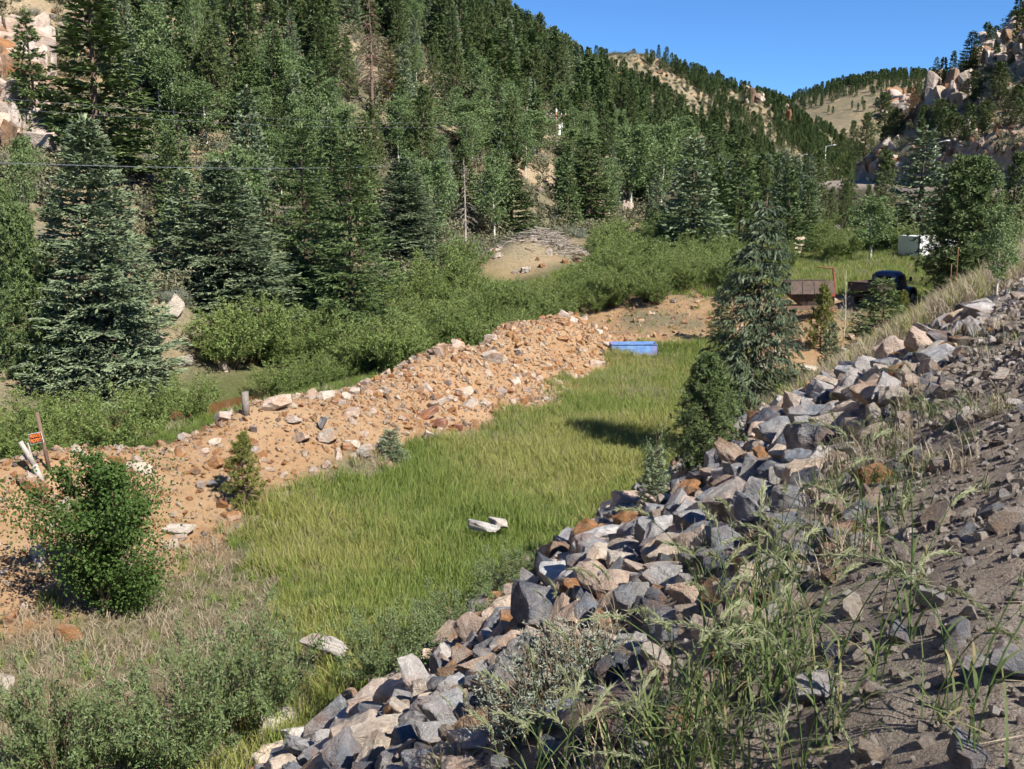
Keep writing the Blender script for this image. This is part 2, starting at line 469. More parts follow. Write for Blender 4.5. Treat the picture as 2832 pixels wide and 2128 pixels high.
def scatter(name, protos, pos, rot, scl, idx, label, group=None, parent=None):
    """one object of kind 'stuff': mesh points that carry instances of the given meshes"""
    n = len(pos)
    me = bpy.data.meshes.new(name)
    me.vertices.add(n); me.vertices.foreach_set('co', np.asarray(pos, np.float32).ravel())
    a = me.attributes.new('rot', 'FLOAT_VECTOR', 'POINT'); a.data.foreach_set('vector', np.asarray(rot, np.float32).ravel())
    scl = np.asarray(scl, np.float32)
    if scl.ndim == 1: scl = np.repeat(scl[:, None], 3, 1)
    a = me.attributes.new('scl', 'FLOAT_VECTOR', 'POINT'); a.data.foreach_set('vector', np.ascontiguousarray(scl).ravel())
    a = me.attributes.new('idx', 'INT', 'POINT'); a.data.foreach_set('value', np.asarray(idx, np.int32))
    me.update()
    o = link(name, me, parent)
    c = proto_collection(name + '_pieces', protos)
    g = bpy.data.node_groups.new(name + '_scatter', 'GeometryNodeTree')
    g.interface.new_socket('Geometry', in_out='INPUT', socket_type='NodeSocketGeometry')
    g.interface.new_socket('Geometry', in_out='OUTPUT', socket_type='NodeSocketGeometry')
    gi = g.nodes.new('NodeGroupInput'); go = g.nodes.new('NodeGroupOutput')
    ci = g.nodes.new('GeometryNodeCollectionInfo'); ci.inputs['Collection'].default_value = c
    ci.inputs['Separate Children'].default_value = True; ci.inputs['Reset Children'].default_value = True
    ip = g.nodes.new('GeometryNodeInstanceOnPoints')
    def na(nm, t):
        nd = g.nodes.new('GeometryNodeInputNamedAttribute'); nd.data_type = t; nd.inputs[0].default_value = nm
        return nd.outputs[0]
    e2r = g.nodes.new('FunctionNodeEulerToRotation')
    g.links.new(na('rot', 'FLOAT_VECTOR'), e2r.inputs[0])
    g.links.new(gi.outputs[0], ip.inputs['Points'])
    g.links.new(ci.outputs[0], ip.inputs['Instance'])
    ip.inputs['Pick Instance'].default_value = True
    g.links.new(na('idx', 'INT'), ip.inputs['Instance Index'])
    g.links.new(e2r.outputs[0], ip.inputs['Rotation'])
    g.links.new(na('scl', 'FLOAT_VECTOR'), ip.inputs['Scale'])
    g.links.new(ip.outputs[0], go.inputs[0])
    md = o.modifiers.new('scatter', 'NODES'); md.node_group = g
    tag(o, label, None, group, 'stuff')
    return o

def rand_in(n, u0, u1, v0, v1):
    return rng.uniform(u0, u1, n), rng.uniform(v0, v1, n)
def ground(u, v, sink=0.0):
    x, y = xy(u, v)
    return np.stack([x, y, H(x, y) - sink], -1)
def in_view(P, margin=40, top=0.0):
    """points whose foot or top (height 'top') falls within the photograph plus a margin"""
    x, y, z = P[:, 0], P[:, 1], P[:, 2] - CAM[2]
    dep = y * cP - z * sP
    px = W / 2 + FPX * x / np.maximum(dep, .1)
    py = HGT / 2 - FPX * (y * sP + z * cP) / np.maximum(dep, .1)
    py2 = HGT / 2 - FPX * (y * sP + (z + top) * cP) / np.maximum(dep, .1)
    return (dep > 0.5) & (px > -margin) & (px < W + margin) & (py2 < HGT + margin) & (py > -margin)
# ------------------------------------------------------------------ plant and rock prototypes
def _norm(a):
    return a / np.maximum(np.linalg.norm(a, axis=-1, keepdims=True), 1e-9)

def kites(p, d, l, w, tip=None, cross=True, wide=0.45, nhint=None):
    """needle sprays and leaves: tapered blades from p along d, length l, width w; two crossed blades if cross"""
    p = np.asarray(p, float); d = _norm(np.asarray(d, float)); n = len(p)
    l = np.broadcast_to(l, (n,))[:, None]; w = np.broadcast_to(w, (n,))[:, None]
    ref = _norm(rng.normal(size=(n, 3))) if nhint is None else _norm(nhint + 0.45 * rng.normal(size=(n, 3)))
    s = _norm(np.cross(d, ref)); t = np.cross(d, s)
    vs = []; fs = []; base = 0
    for k, side in enumerate((s, t) if cross else (s,)):
        V = np.stack([p, p + d * l * wide + side * w * .5, p + d * l, p + d * l * wide - side * w * .5], 1).reshape(-1, 3)
        F = np.arange(n * 4).reshape(n, 4) + base; base += n * 4
        vs.append(V); fs.append(F)
    V = np.concatenate(vs); F = np.concatenate(fs)
    tp = np.zeros(n) if tip is None else np.broadcast_to(tip, (n,))
    pv = rng.random(n)
    rep = 2 if cross else 1
    return V, F, np.tile(np.repeat(tp, 4), rep), np.tile(np.repeat(pv, 4), rep)

def tube(pts, rads, k=6):
    pts = np.asarray(pts, float); m = len(pts); rads = np.broadcast_to(rads, (m,))
    d = _norm(np.gradient(pts, axis=0))
    ref = np.array([0, 0, 1.0]) if abs(d[0, 2]) < 0.9 else np.array([1.0, 0, 0])
    a = _norm(np.cross(d, ref)); b = np.cross(d, a)
    th = np.linspace(0, 2 * math.pi, k, endpoint=False)
    V = pts[:, None] + (a[:, None] * np.cos(th)[None, :, None] + b[:, None] * np.sin(th)[None, :, None]) * rads[:, None, None]
    V = V.reshape(-1, 3)
    i = np.arange(m * k).reshape(m, k)
    F = np.stack([i[:-1], np.roll(i[:-1], -1, 1), np.roll(i[1:], -1, 1), i[1:]], -1).reshape(-1, 4)
    tp = len(V); V = np.vstack([V, pts[-1:] + d[-1:] * rads[-1]])
    F3 = np.stack([i[-1], np.roll(i[-1], -1), np.full(k, tp)], -1)
    bt = len(V); V = np.vstack([V, pts[:1]]); F3 = np.vstack([F3, np.stack([np.roll(i[0], -1), i[0], np.full(k, bt)], -1)])
    return V, F, F3

class Acc:
    def __init__(s): s.v = []; s.f4 = []; s.f3 = []; s.t = []; s.p = []; s.n = 0
    def kite(s, *a, **k):
        V, F, t, p = kites(*a, **k); s.v.append(V); s.f4.append(F + s.n); s.t.append(t); s.p.append(p); s.n += len(V)
    def tube(s, pts, rads, k=5):
        V, F, F3 = tube(pts, rads, k); s.v.append(V); s.f4.append(F + s.n); s.f3.append(F3 + s.n)
        s.t.append(np.zeros(len(V))); s.p.append(np.full(len(V), .3)); s.n += len(V)
    def mesh(s, name, mat, smooth=False):
        fl = [np.concatenate(s.f4)] if s.f4 else []
        if s.f3: fl.append(np.concatenate(s.f3))
        return mesh_np(name, np.concatenate(s.v), fl, mat, smooth, {'tip': np.concatenate(s.t), 'pv': np.concatenate(s.p)})

def spruce(name, h, r, mat, bark, whorls=38, per=7, nt=12, sub=3, droop=0.35, spread=1.0, seed=0, bare=0.04, sp_l=0.24, sp_w=0.075, gap=0.12, lift=0.25, hang=0.0, power=0.85):
    """layered conifer: whorls of boughs, side twigs on every bough, short needle sprays on every twig"""
    global rng
    keep = rng; rng = np.random.default_rng(1000 + seed)
    cr = Acc(); tr = Acc()
    lean = rng.normal(size=2) * 0.012 * h
    ax = lambda t: np.stack([lean[0] * t ** 2, lean[1] * t ** 2, t * h], -1)
    tt = np.linspace(0, 0.985, 9)
    tr.tube(ax(tt), np.interp(tt, [0, .05, 1], [0.022 * h ** 0.9 * 1.25, 0.017 * h ** 0.9, 0.006]), 7)
    side = rng.uniform(0.8, 1.2, 8)
    for k in range(whorls):
        t = bare + (0.985 - bare) * (k + rng.uniform(-.3, .3)) / whorls
        t = min(max(t, bare), 0.985)
        env = r * (1 - t) ** power * (1.0 if t > 0.12 else 0.80 + 1.6 * t)
        nb = max(3, int(round(per * (0.55 + 0.45 * (1 - t)) + rng.uniform(-1, 1))))
        a0 = rng.uniform(0, 6.28)
        for j in range(nb):
            az = a0 + j * 6.283 / nb + rng.normal() * .22
            if rng.random() < gap: continue
            L = env * rng.uniform(.72, 1.1) * side[int(az / 6.283 * 8) % 8] + 0.10
            if L < .06: continue
            o = ax(np.array(t)); hd = np.array([math.cos(az), math.sin(az), 0])
            q = np.linspace(0, 1, 6)
            el = lift * (t - 0.15) * 1.3
            bz = L * (el * q - droop * (1 - 0.6 * t) * (q ** 1.3) + 0.22 * q ** 4)
            B = o + hd * (L * q)[:, None] + np.array([0, 0, 1]) * bz[:, None]
            tr.tube(B, np.linspace(0.012 + 0.008 * L, 0.003, 6), 3)
            m = max(3, int(nt * (0.35 + L / r)))
            s = np.sort(rng.uniform(.10, 1.0, m))
            P = np.stack([np.interp(s, q, B[:, i]) for i in range(3)], -1)
            D = _norm(np.stack([np.interp(s, q, np.gradient(B[:, i], q)) for i in range(3)], -1))
            sd = np.where(rng.random(m) < .5, -1, 1)
            perp = _norm(np.cross(D, [0, 0, 1.0])) * sd[:, None]
            TD = _norm(D * 0.75 + perp * rng.uniform(.5, 1.0, m)[:, None] * spread + np.array([0, 0, 1]) * (rng.normal(size=m) * .16 - .1 - hang)[:, None])
            tl = L * 0.42 * np.sin(np.clip(s, .05, .98) * 2.7 + .25) * rng.uniform(.6, 1.15, m) + 0.10
            # needle sprays along each twig and along the bough
            g = np.tile((np.arange(sub) + .3) / sub, m)
            PP = np.repeat(P, sub, 0) + np.repeat(TD * tl[:, None], sub, 0) * g[:, None]
            DD = np.repeat(TD, sub, 0) + rng.normal(size=(m * sub, 3)) * .33
            DD[:, 2] -= hang * 1.2
            cr.kite(PP, DD, sp_l * rng.uniform(.7, 1.25, m * sub), sp_w * rng.uniform(.7, 1.3, m * sub), tip=np.clip(np.repeat(s, sub) * .35 + g * .45 + rng.normal(size=m * sub) * .15, 0, 1))
            mb = max(4, int(L / 0.11))
            s2 = rng.uniform(.25, 1.02, mb)
            P2 = np.stack([np.interp(s2, q, B[:, i]) for i in range(3)], -1)
            D2 = np.tile(hd, (mb, 1)) + rng.normal(size=(mb, 3)) * .45
            cr.kite(P2, D2, sp_l * 0.9, sp_w, tip=np.clip(s2 * .8 + rng.normal(size=mb) * .1, 0, 1))
    top = ax(np.array(0.97))
    cr.kite(np.tile(top, (6, 1)), np.array([0, 0, 1]) + rng.normal(size=(6, 3)) * .25, 0.035 * h, sp_w, tip=.9)
    rng = keep
    return tr.mesh(name + '_trunk', bark, True), cr.mesh(name + '_crown', mat)

def pine(name, h, r, mat, bark, tufts=420, needles=13, nl=0.2, nw=0.028, bare=0.12, seed=0, shape=0.6, clump=0.8, cross=False):
    """pine: limbs that sweep up, each ending in brushes of long needles; uneven rounded crown"""
    global rng
    keep = rng; rng = np.random.default_rng(2000 + seed)
    cr = Acc(); tr = Acc()
    tt = np.linspace(0, 0.97, 9)
    wob = np.stack([np.sin(tt * 5 + seed) * .012 * h, np.cos(tt * 4 + seed * 2) * .012 * h, tt * h], -1); wob[0, :2] = 0
    ax = lambda t: np.stack([np.interp(t, tt, wob[:, i]) for i in range(3)], -1)
    tr.tube(wob, np.interp(tt, [0, 1], [0.024 * h ** .9, 0.01]), 7)
    nl_b = int(tufts / 9)
    TP = []; TD = []
    for k in range(nl_b):
        t = bare + (1 - bare) * (k + rng.random()) / nl_b * .97
        tc = (t - bare) / (1 - bare)
        L = r * ((1 - tc) ** shape) * (0.55 + 0.45 * min(1, tc * 5)) * rng.uniform(.55, 1.1) + .08
        az = k * 2.4 + rng.normal() * .3
        hd = np.array([math.cos(az), math.sin(az), 0]); o = ax(t)
        q = np.linspace(0, 1, 5)
        B = o + hd * (L * q)[:, None] + np.array([0, 0, 1]) * (L * (0.05 * q + (0.10 + .35 * tc) * q ** 2) - .08 * L * q * (1 - tc))[:, None]
        tr.tube(B, np.linspace(.014 + .012 * L, .004, 5), 3)
        for i in range(9):
            s = rng.uniform(.35, 1.02) if i else 1.0
            b = np.array([np.interp(s, q, B[:, c]) for c in range(3)])
            TP.append(b + rng.normal(size=3) * np.array([1, 1, .7]) * .16 * L * clump); TD.append(hd * .7 + np.array([0, 0, .75]) + rng.normal(size=3) * .35)
    TP = np.array(TP); TD = _norm(np.array(TD)); n = len(TP)
    P = np.repeat(TP, needles, 0); D = np.repeat(TD, needles, 0) * .55 + _norm(rng.normal(size=(n * needles, 3)))
    tip = np.repeat(rng.random(n) * .7, needles) + rng.random(n * needles) * .3
    cr.kite(P - _norm(D) * nl * .15, D, nl * rng.uniform(.7, 1.2, len(P)), nw, tip=tip, cross=cross, wide=.55)
    cr.kite(np.tile(ax(np.array(.97)), (needles * 2, 1)), np.array([0, 0, 1.0]) + rng.normal(size=(needles * 2, 3)) * .4, nl * 1.2, nw, tip=.5, cross=cross)
    rng = keep
    return tr.mesh(name + '_trunk', bark, True), cr.mesh(name + '_crown', mat)

def broadleaf(name, h, r, mat, bark, leaves=5000, ls=0.10, aspect=0.8, bare=0.3, seed=0, limbs=22, stems=1, clump=.34, rt=.011):
    """aspen or birch: slim stem(s), rising limbs, leaves in loose clumps round the limb ends"""
    global rng
    keep = rng; rng = np.random.default_rng(3000 + seed)
    cr = Acc(); tr = Acc(); C = []
    for sidx in range(stems):
        a = rng.uniform(0, 6.28); off = 0 if stems == 1 else r * .35
        top = np.array([math.cos(a) * off, math.sin(a) * off, h * rng.uniform(.7 if stems > 1 else .85, 1)])
        tt = np.linspace(0, 1, 8)
        S = top * tt[:, None] + np.stack([np.sin(tt * 6 + a), np.cos(tt * 5 + a), 0 * tt], -1) * .02 * h * tt[:, None]
        tr.tube(S, np.interp(tt, [0, 1], [rt * h + .02, .008]), 6)
        for k in range(limbs // stems):
            t = bare + (1 - bare) * (k + rng.random()) / (limbs / stems)
            tc = (t - bare) / (1 - bare)
            env = r * (math.sin(min(1, tc * 1.05 + .12) * math.pi * .93) ** .7)
            L = env * rng.uniform(.45, 1.25) + .1
            az = k * 2.4 + rng.normal() * .4
            if stems > 1: L *= .72 + .5 * math.sin(3 * az + 6 * t + seed)
            o = np.array([np.interp(t, tt, S[:, i]) for i in range(3)])
            hd = np.array([math.cos(az), math.sin(az), 0])
            q = np.linspace(0, 1, 5)
            B = o + hd * (L * q)[:, None] + np.array([0, 0, 1]) * (L * .7 * q ** 1.2)[:, None] + rng.normal(size=(5, 3)) * .03 * L * q[:, None]
            tr.tube(B, np.linspace(.012 + .006 * L, .003, 5), 3)
            for s in rng.uniform(.3, 1.05, 7):
                C.append(np.append([np.interp(s, q, B[:, i]) for i in range(3)], L))
    C = np.array(C); n = len(C)
    i = rng.integers(0, n, leaves)
    P = C[i, :3] + rng.normal(size=(leaves, 3)) * (clump * C[i, 3] * .55 + .06)[:, None] * np.array([1, 1, .8])
    P[:, 2] = np.maximum(P[:, 2], .05)
    D = rng.normal(size=(leaves, 3)); D[:, 2] -= .5
    cr.kite(P, D, ls * rng.uniform(.7, 1.3, leaves), ls * aspect, tip=rng.random(leaves) * .5, cross=False)
    rng = keep
    return tr.mesh(name + '_trunk', bark, True), cr.mesh(name + '_crown', mat)

def willow(name, h, r, mat, bark, stems=46, leaves=5200, ls=0.085, lw=.028, seed=0, low=.05, fan=1.0):
    """shrub of many rods that fan out from the ground, narrow leaves along every rod"""
    global rng
    keep = rng; rng = np.random.default_rng(4000 + seed)
    cr = Acc(); tr = Acc(); SP = []; SD = []
    per = leaves // stems
    for k in range(stems):
        az = rng.uniform(0, 6.28); sp = rng.random() ** .6 * r * fan
        hh = h * (1 - .42 * (sp / (r * fan)) ** 2) * rng.uniform(.72, 1.08)
        q = np.linspace(0, 1, 6); hd = np.array([math.cos(az), math.sin(az), 0])
        b0 = hd * rng.uniform(0, .25) * r
        B = b0 + hd * ((sp - .2 * r * 0) * q ** 1.25)[:, None] + np.array([0, 0, 1]) * (hh * (q ** .9))[:, None] + rng.normal(size=(6, 3)) * .03 * h * q[:, None]
        tr.tube(B, np.linspace(.012, .003, 6), 3)
        nsd = 6
        for j in range(nsd):     # side rods
            s0 = rng.uniform(.15, .95); o = np.array([np.interp(s0, q, B[:, i]) for i in range(3)])
            d = _norm(np.array([hd[0], hd[1], .9]) + rng.normal(size=3) * .55)
            l2 = h * rng.uniform(.10, .26)
            m = per // nsd
            s = rng.uniform(0, 1, m)
            SP.append(o + d * (s * l2)[:, None] + rng.normal(size=(m, 3)) * .018 * h); SD.append(np.tile(d, (m, 1)))
    P = np.concatenate(SP); D = np.concatenate(SD) * .7 + rng.normal(size=(len(P), 3)) * .75
    P[:, 2] = np.maximum(P[:, 2], low)
    cr.kite(P, D, ls * rng.uniform(.7, 1.3, len(P)), lw, tip=np.clip(P[:, 2] / h * .6 + rng.normal(size=len(P)) * .2, 0, 1), cross=False)
    rng = keep
    return tr.mesh(name + '_stems', bark, True), cr.mesh(name + '_leaves', mat)

def snag(name, h, r, bark, seed=0, n=90, droop=.35, fine=4, bare=.12):
    """dead conifer: bare tapering trunk with dry drooping boughs and twigs"""
    global rng
    keep = rng; rng = np.random.default_rng(5000 + seed)
    tr = Acc(); br = Acc()
    tt = np.linspace(0, 1, 8); S = np.stack([np.sin(tt * 4) * .006 * h, tt * 0, tt * h], -1)
    tr.tube(S, np.interp(tt, [0, 1], [.02 * h ** .9 + .02, .012]), 8)
    for k in range(n):
        t = rng.uniform(bare, .98); L = r * (1 - t) ** .7 * rng.uniform(.4, 1.1) + .15
        az = rng.uniform(0, 6.28); hd = np.array([math.cos(az), math.sin(az), 0]); q = np.linspace(0, 1, 6)
        o = np.array([np.interp(t, tt, S[:, i]) for i in range(3)])
        B = o + hd * (L * q)[:, None] + np.array([0, 0, 1]) * (L * (.25 * q - (droop + .35) * q ** 2))[:, None]
        br.tube(B, np.linspace(.02 + .018 * L, .008, 6), 3)
        for j in range(fine):
            s = rng.uniform(.35, 1); o2 = np.array([np.interp(s, q, B[:, i]) for i in range(3)])
            d = _norm(hd + rng.normal(size=3) * .6 + np.array([0, 0, -.45])) * L * rng.uniform(.15, .35)
            br.tube(np.array([o2, o2 + d * .5, o2 + d]), np.array([.016, .011, .006]), 3)
    rng = keep
    return tr.mesh(name + '_trunk', bark, True), br.mesh(name + '_boughs', bark, True)

def tuft(name, mat, n=16, h=0.6, spread=.10, bend=.35, w=.009, seed=0, heads=0, headmat=None):
    """grass tuft: bent blades in three sections"""
    global rng
    keep = rng; rng = np.random.default_rng(6000 + seed)
    V = []; F = []; T = []; PV = []; b = 0
    for k in range(n):
        az = rng.uniform(0, 6.28); hd = np.array([math.cos(az), math.sin(az), 0]); sd = np.array([-hd[1], hd[0], 0])
        tw = rng.uniform(0, 6.28); sd = sd * math.cos(tw) + hd * math.sin(tw)
        L = h * rng.uniform(.55, 1.15); bn = bend * rng.uniform(.2, 1.4)
        o = np.append(rng.normal(size=2) * spread, 0); pv = rng.random()
        for i, q in enumerate((0, .4, .75, 1.0)):
            c = o + hd * (L * bn * q ** 2) + np.array([0, 0, L * (q - .35 * bn * q ** 2.5)])
            ww = w * (1, .9, .6, .08)[i]
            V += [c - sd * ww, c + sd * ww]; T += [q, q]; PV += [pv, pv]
        for i in range(3): F.append((b + 2 * i, b + 2 * i + 1, b + 2 * i + 3, b + 2 * i + 2))
        b += 8
    rng = keep
    return mesh_np(name, np.array(V), np.array(F), mat, False, {'tip': T, 'pv': PV})

def rye_clump(name, mat, headmat, n=14, h=0.9, seed=0, heads=5, spread=.12, w=.007):
    """tall wheatgrass: stalks with leaf blades and nodding bearded seed heads"""
    global rng
    keep = rng; rng = np.random.default_rng(6500 + seed)
    gr = Acc(); heads_ = []
    V = []; F = []; T = []; PV = []; b = 0
    def blade(o, hd, L, bn, w, up=1.0):
        nonlocal b
        sd = np.array([-hd[1], hd[0], 0]); pv = rng.random()
        for i, q in enumerate((0, .3, .6, .85, 1.0)):
            c = o + hd * (L * bn * q ** 1.7) + np.array([0, 0, L * (q * up - .5 * bn * q ** 2.6)])
            ww = w * (.8, 1, .85, .5, .05)[i]
            V.extend([c - sd * ww, c + sd * ww]); T.extend([q, q]); PV.extend([pv, pv])
        for i in range(4): F.append((b + 2 * i, b + 2 * i + 1, b + 2 * i + 3, b + 2 * i + 2))
        b += 10
    for k in range(n):
        az = rng.uniform(0, 6.28); hd = np.array([math.cos(az), math.sin(az), 0])
        blade(np.append(rng.normal(size=2) * spread, 0), hd, h * rng.uniform(.35, .8), rng.uniform(.15, .9), w * rng.uniform(.6, 1.2))
    for k in range(heads):
        az = rng.uniform(0, 6.28); hd = np.array([math.cos(az), math.sin(az), 0]); o = np.append(rng.normal(size=2) * spread, 0)
        L = h * rng.uniform(.8, 1.15); bn = rng.uniform(.1, .5)
        q = np.linspace(0, 1, 7)
        S = o + hd * (L * bn * q ** 2.2)[:, None] + np.array([0, 0, 1]) * (L * (q - .25 * bn * q ** 3))[:, None]
        gr.tube(S, np.linspace(.0032, .0018, 7), 4)
        for j in range(2):
            s = rng.uniform(.2, .6); a2 = rng.uniform(0, 6.28)
            blade(np.array([np.interp(s, q, S[:, i]) for i in range(3)]), np.array([math.cos(a2), math.sin(a2), 0]), L * rng.uniform(.2, .34), rng.uniform(.5, 1.1), w * 1.1, .8)
        # bearded head that nods over
        e = S[-1]; dirv = _norm(S[-1] - S[-2]); hl = rng.uniform(.10, .16)
        m = 40; t = np.linspace(0, 1, m)
        nod = rng.uniform(.4, 1.3)
        HP = e + dirv * (hl * t)[:, None] + hd * (hl * nod * .6 * t ** 2)[:, None] - np.array([0, 0, 1]) * (hl * nod * .55 * t ** 2)[:, None]
        HD = _norm(np.gradient(HP, axis=0))
        hd_ = Acc()
        hd_.kite(HP, HD + rng.normal(size=(m, 3)) * .35, .022, .009, tip=.2)
        hd_.kite(HP, HD + rng.normal(size=(m, 3)) * .30, .05, .0022, tip=.9, cross=False)
        heads_.append(hd_.mesh(name + '_head%d' % k, headmat))
    nb = len(V)
    gr.v.append(np.array(V)); gr.f4.append(np.array(F) + gr.n); gr.t.append(np.array(T)); gr.p.append(np.array(PV)); gr.n += nb
    rng = keep
    return gr.mesh(name + '_blades', mat), heads_

def rock_mesh(name, mat, seed, cuts=11, rough=.03, aspect=(1, .8, .62), bev=.035, sub=1):
    """angular boulder: a block cut by random planes, worn edges, slightly uneven faces; about 1 m across"""
    r = random.Random(seed)
    bm = bmesh.new()
    bmesh.ops.create_cube(bm, size=1.0)
    for k in range(cuts):
        n = Vector((r.gauss(0, 1), r.gauss(0, 1), r.gauss(0, 1))).normalized()
        d = r.uniform(.30, .47)
        res = bmesh.ops.bisect_plane(bm, geom=bm.verts[:] + bm.edges[:] + bm.faces[:], plane_co=n * d, plane_no=n, clear_outer=True)
        ed = [e for e in res['geom_cut'] if isinstance(e, bmesh.types.BMEdge)]
        if len(ed) > 2:
            try: bmesh.ops.contextual_create(bm, geom=ed)
            except Exception: pass
    bmesh.ops.holes_fill(bm, edges=[e for e in bm.edges if e.is_boundary], sides=0)
    bmesh.ops.dissolve_degenerate(bm, dist=.02, edges=bm.edges[:])
    bmesh.ops.remove_doubles(bm, verts=bm.verts[:], dist=.03)
    if bev > 0:
        bmesh.ops.bevel(bm, geom=bm.edges[:], offset=bev, segments=1, affect='EDGES', clamp_overlap=True)
    bmesh.ops.triangulate(bm, faces=bm.faces[:])
    if sub:
        bmesh.ops.subdivide_edges(bm, edges=[e for e in bm.edges if e.calc_length() > .16], cuts=sub, use_grid_fill=True)
        bmesh.ops.triangulate(bm, faces=bm.faces[:])
    bmesh.ops.recalc_face_normals(bm, faces=bm.faces[:])
    from mathutils import noise as mn
    off = Vector((seed * 3.1, seed * 1.7, 0))
    for v in bm.verts:
        nn = v.normal if v.normal.length > 0 else v.co.normalized()
        v.co += nn * (mn.noise(v.co * 4.0 + off) * rough + mn.noise(v.co * 9.0 + off) * rough * .5)
        v.co = Vector((v.co.x * aspect[0], v.co.y * aspect[1], v.co.z * aspect[2]))
    me = bpy.data.meshes.new(name); bm.to_mesh(me); bm.free()
    me.materials.append(mat)
    return me
# ------------------------------------------------------------------ materials of plants and stone
M_BLUE = mat_leaf('needles_blue_spruce', (0.079, 0.116, 0.069), (0.108, 0.151, 0.085), (0.276, 0.329, 0.192), 0.12)
M_GREEN = mat_leaf('needles_green_spruce', (0.048, 0.084, 0.032), (0.082, 0.124, 0.043), (0.168, 0.230, 0.086), 0.12)
M_DARK = mat_leaf('needles_dark_fir', (0.048, 0.078, 0.028), (0.074, 0.112, 0.041), (0.139, 0.186, 0.067), 0.12)
M_GREY = mat_leaf('needles_grey_spruce', (0.050, 0.077, 0.041), (0.070, 0.101, 0.053), (0.150, 0.186, 0.114), 0.12)
M_PINE = mat_leaf('needles_pine', (0.048, 0.076, 0.023), (0.071, 0.103, 0.032), (0.121, 0.155, 0.055), 0.15)
M_YPINE = mat_leaf('needles_yellow_pine', (0.100, 0.120, 0.025), (0.130, 0.150, 0.035), (0.200, 0.210, 0.060), 0.2)
M_RUST = mat_leaf('needles_rusty', (0.120, 0.055, 0.022), (0.160, 0.075, 0.030), (0.220, 0.100, 0.045), 0.1)
M_TAN = mat_leaf('needles_browning', (0.085, 0.075, 0.022), (0.120, 0.100, 0.030), (0.200, 0.160, 0.060), 0.1)
M_ASPEN = mat_leaf('leaves_aspen', (0.087, 0.140, 0.054), (0.140, 0.200, 0.079), (0.175, 0.238, 0.099), 0.35)
M_WILLOW = mat_leaf('leaves_willow', (0.068, 0.118, 0.030), (0.140, 0.195, 0.054), (0.20, 0.25, 0.085), 0.3)
M_GWILLOW = mat_leaf('leaves_grey_willow', (0.070, 0.110, 0.036), (0.105, 0.150, 0.052), (0.19, 0.235, 0.125), 0.25, rough=.6, spec=.2)
M_BIRCH = mat_leaf('leaves_birch', (0.040, 0.079, 0.018), (0.057, 0.105, 0.024), (0.105, 0.165, 0.045), 0.3, rough=.6, spec=.2)
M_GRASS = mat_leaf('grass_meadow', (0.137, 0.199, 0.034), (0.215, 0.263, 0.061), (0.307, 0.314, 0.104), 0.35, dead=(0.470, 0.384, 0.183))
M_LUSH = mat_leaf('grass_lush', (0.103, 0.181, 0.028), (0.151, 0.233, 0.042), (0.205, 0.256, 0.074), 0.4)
M_DRY = mat_leaf('grass_dry', (0.200, 0.165, 0.105), (0.280, 0.235, 0.160), (0.340, 0.290, 0.220), 0.25)
M_SAGE = mat_leaf('leaves_sage', (0.120, 0.145, 0.105), (0.160, 0.185, 0.140), (0.240, 0.260, 0.210), 0.15)
M_RYE = mat_leaf('grass_rye', (0.055, 0.105, 0.030), (0.095, 0.145, 0.045), (0.150, 0.170, 0.070), 0.35, dead=(0.330, 0.260, 0.140))
M_HEAD = mat_leaf('grass_seed_head', (0.200, 0.240, 0.110), (0.260, 0.290, 0.150), (0.400, 0.400, 0.260), 0.4)
M_SCRUB = mat_leaf('leaves_scrub', (0.085, 0.095, 0.050), (0.125, 0.125, 0.070), (0.180, 0.170, 0.110), 0.15)
B_CON = mat_simple('bark_conifer', (0.14, 0.10, 0.075), 0.9, .35, 9)
B_ASP = mat_simple('bark_aspen', (0.52, 0.50, 0.42), 0.8, .25, 7)
B_DEAD = mat_simple('bark_dead_grey', (0.30, 0.26, 0.22), 0.9, .3, 8)
B_SNAG = mat_simple('bark_dead_brown', (0.17, 0.115, 0.085), 0.9, .3, 8)
B_ROD = mat_simple('bark_willow_rods', (0.15, 0.11, 0.07), 0.85, .3, 8)
M_ROCK = mat_rock('rock_riprap')
M_ROCKO = mat_rock('rock_berm', scale=1.4, lich=.6)
M_ROCKS = mat_rock('rock_riprap_fill', False, [(0, (.26, .27, .30)), (.22, (.40, .33, .27)), (.42, (.13, .14, .17)), (.58, (.46, .38, .31)), (.76, (.33, .19, .10)), (.88, (.42, .41, .41))], 1.2)
M_ROCKB = mat_rock('rock_berm_fill', False, [(0, (.44, .25, .11)), (.25, (.52, .36, .22)), (.45, (.34, .16, .07)), (.62, (.50, .40, .29)), (.80, (.22, .18, .16)), (.9, (.56, .46, .36))], 1.5, lich=.5)
M_CLIFF = mat_rock('rock_cliff', True, None, .35, (.34, .19, .09), .5)
M_PEB = mat_rock('pebbles_shoulder', False, [(0, (.34, .30, .26)), (.3, (.46, .41, .36)), (.55, (.24, .21, .19)), (.68, (.54, .48, .42)), (.88, (.64, .60, .56))], 3.0, lich=.25)

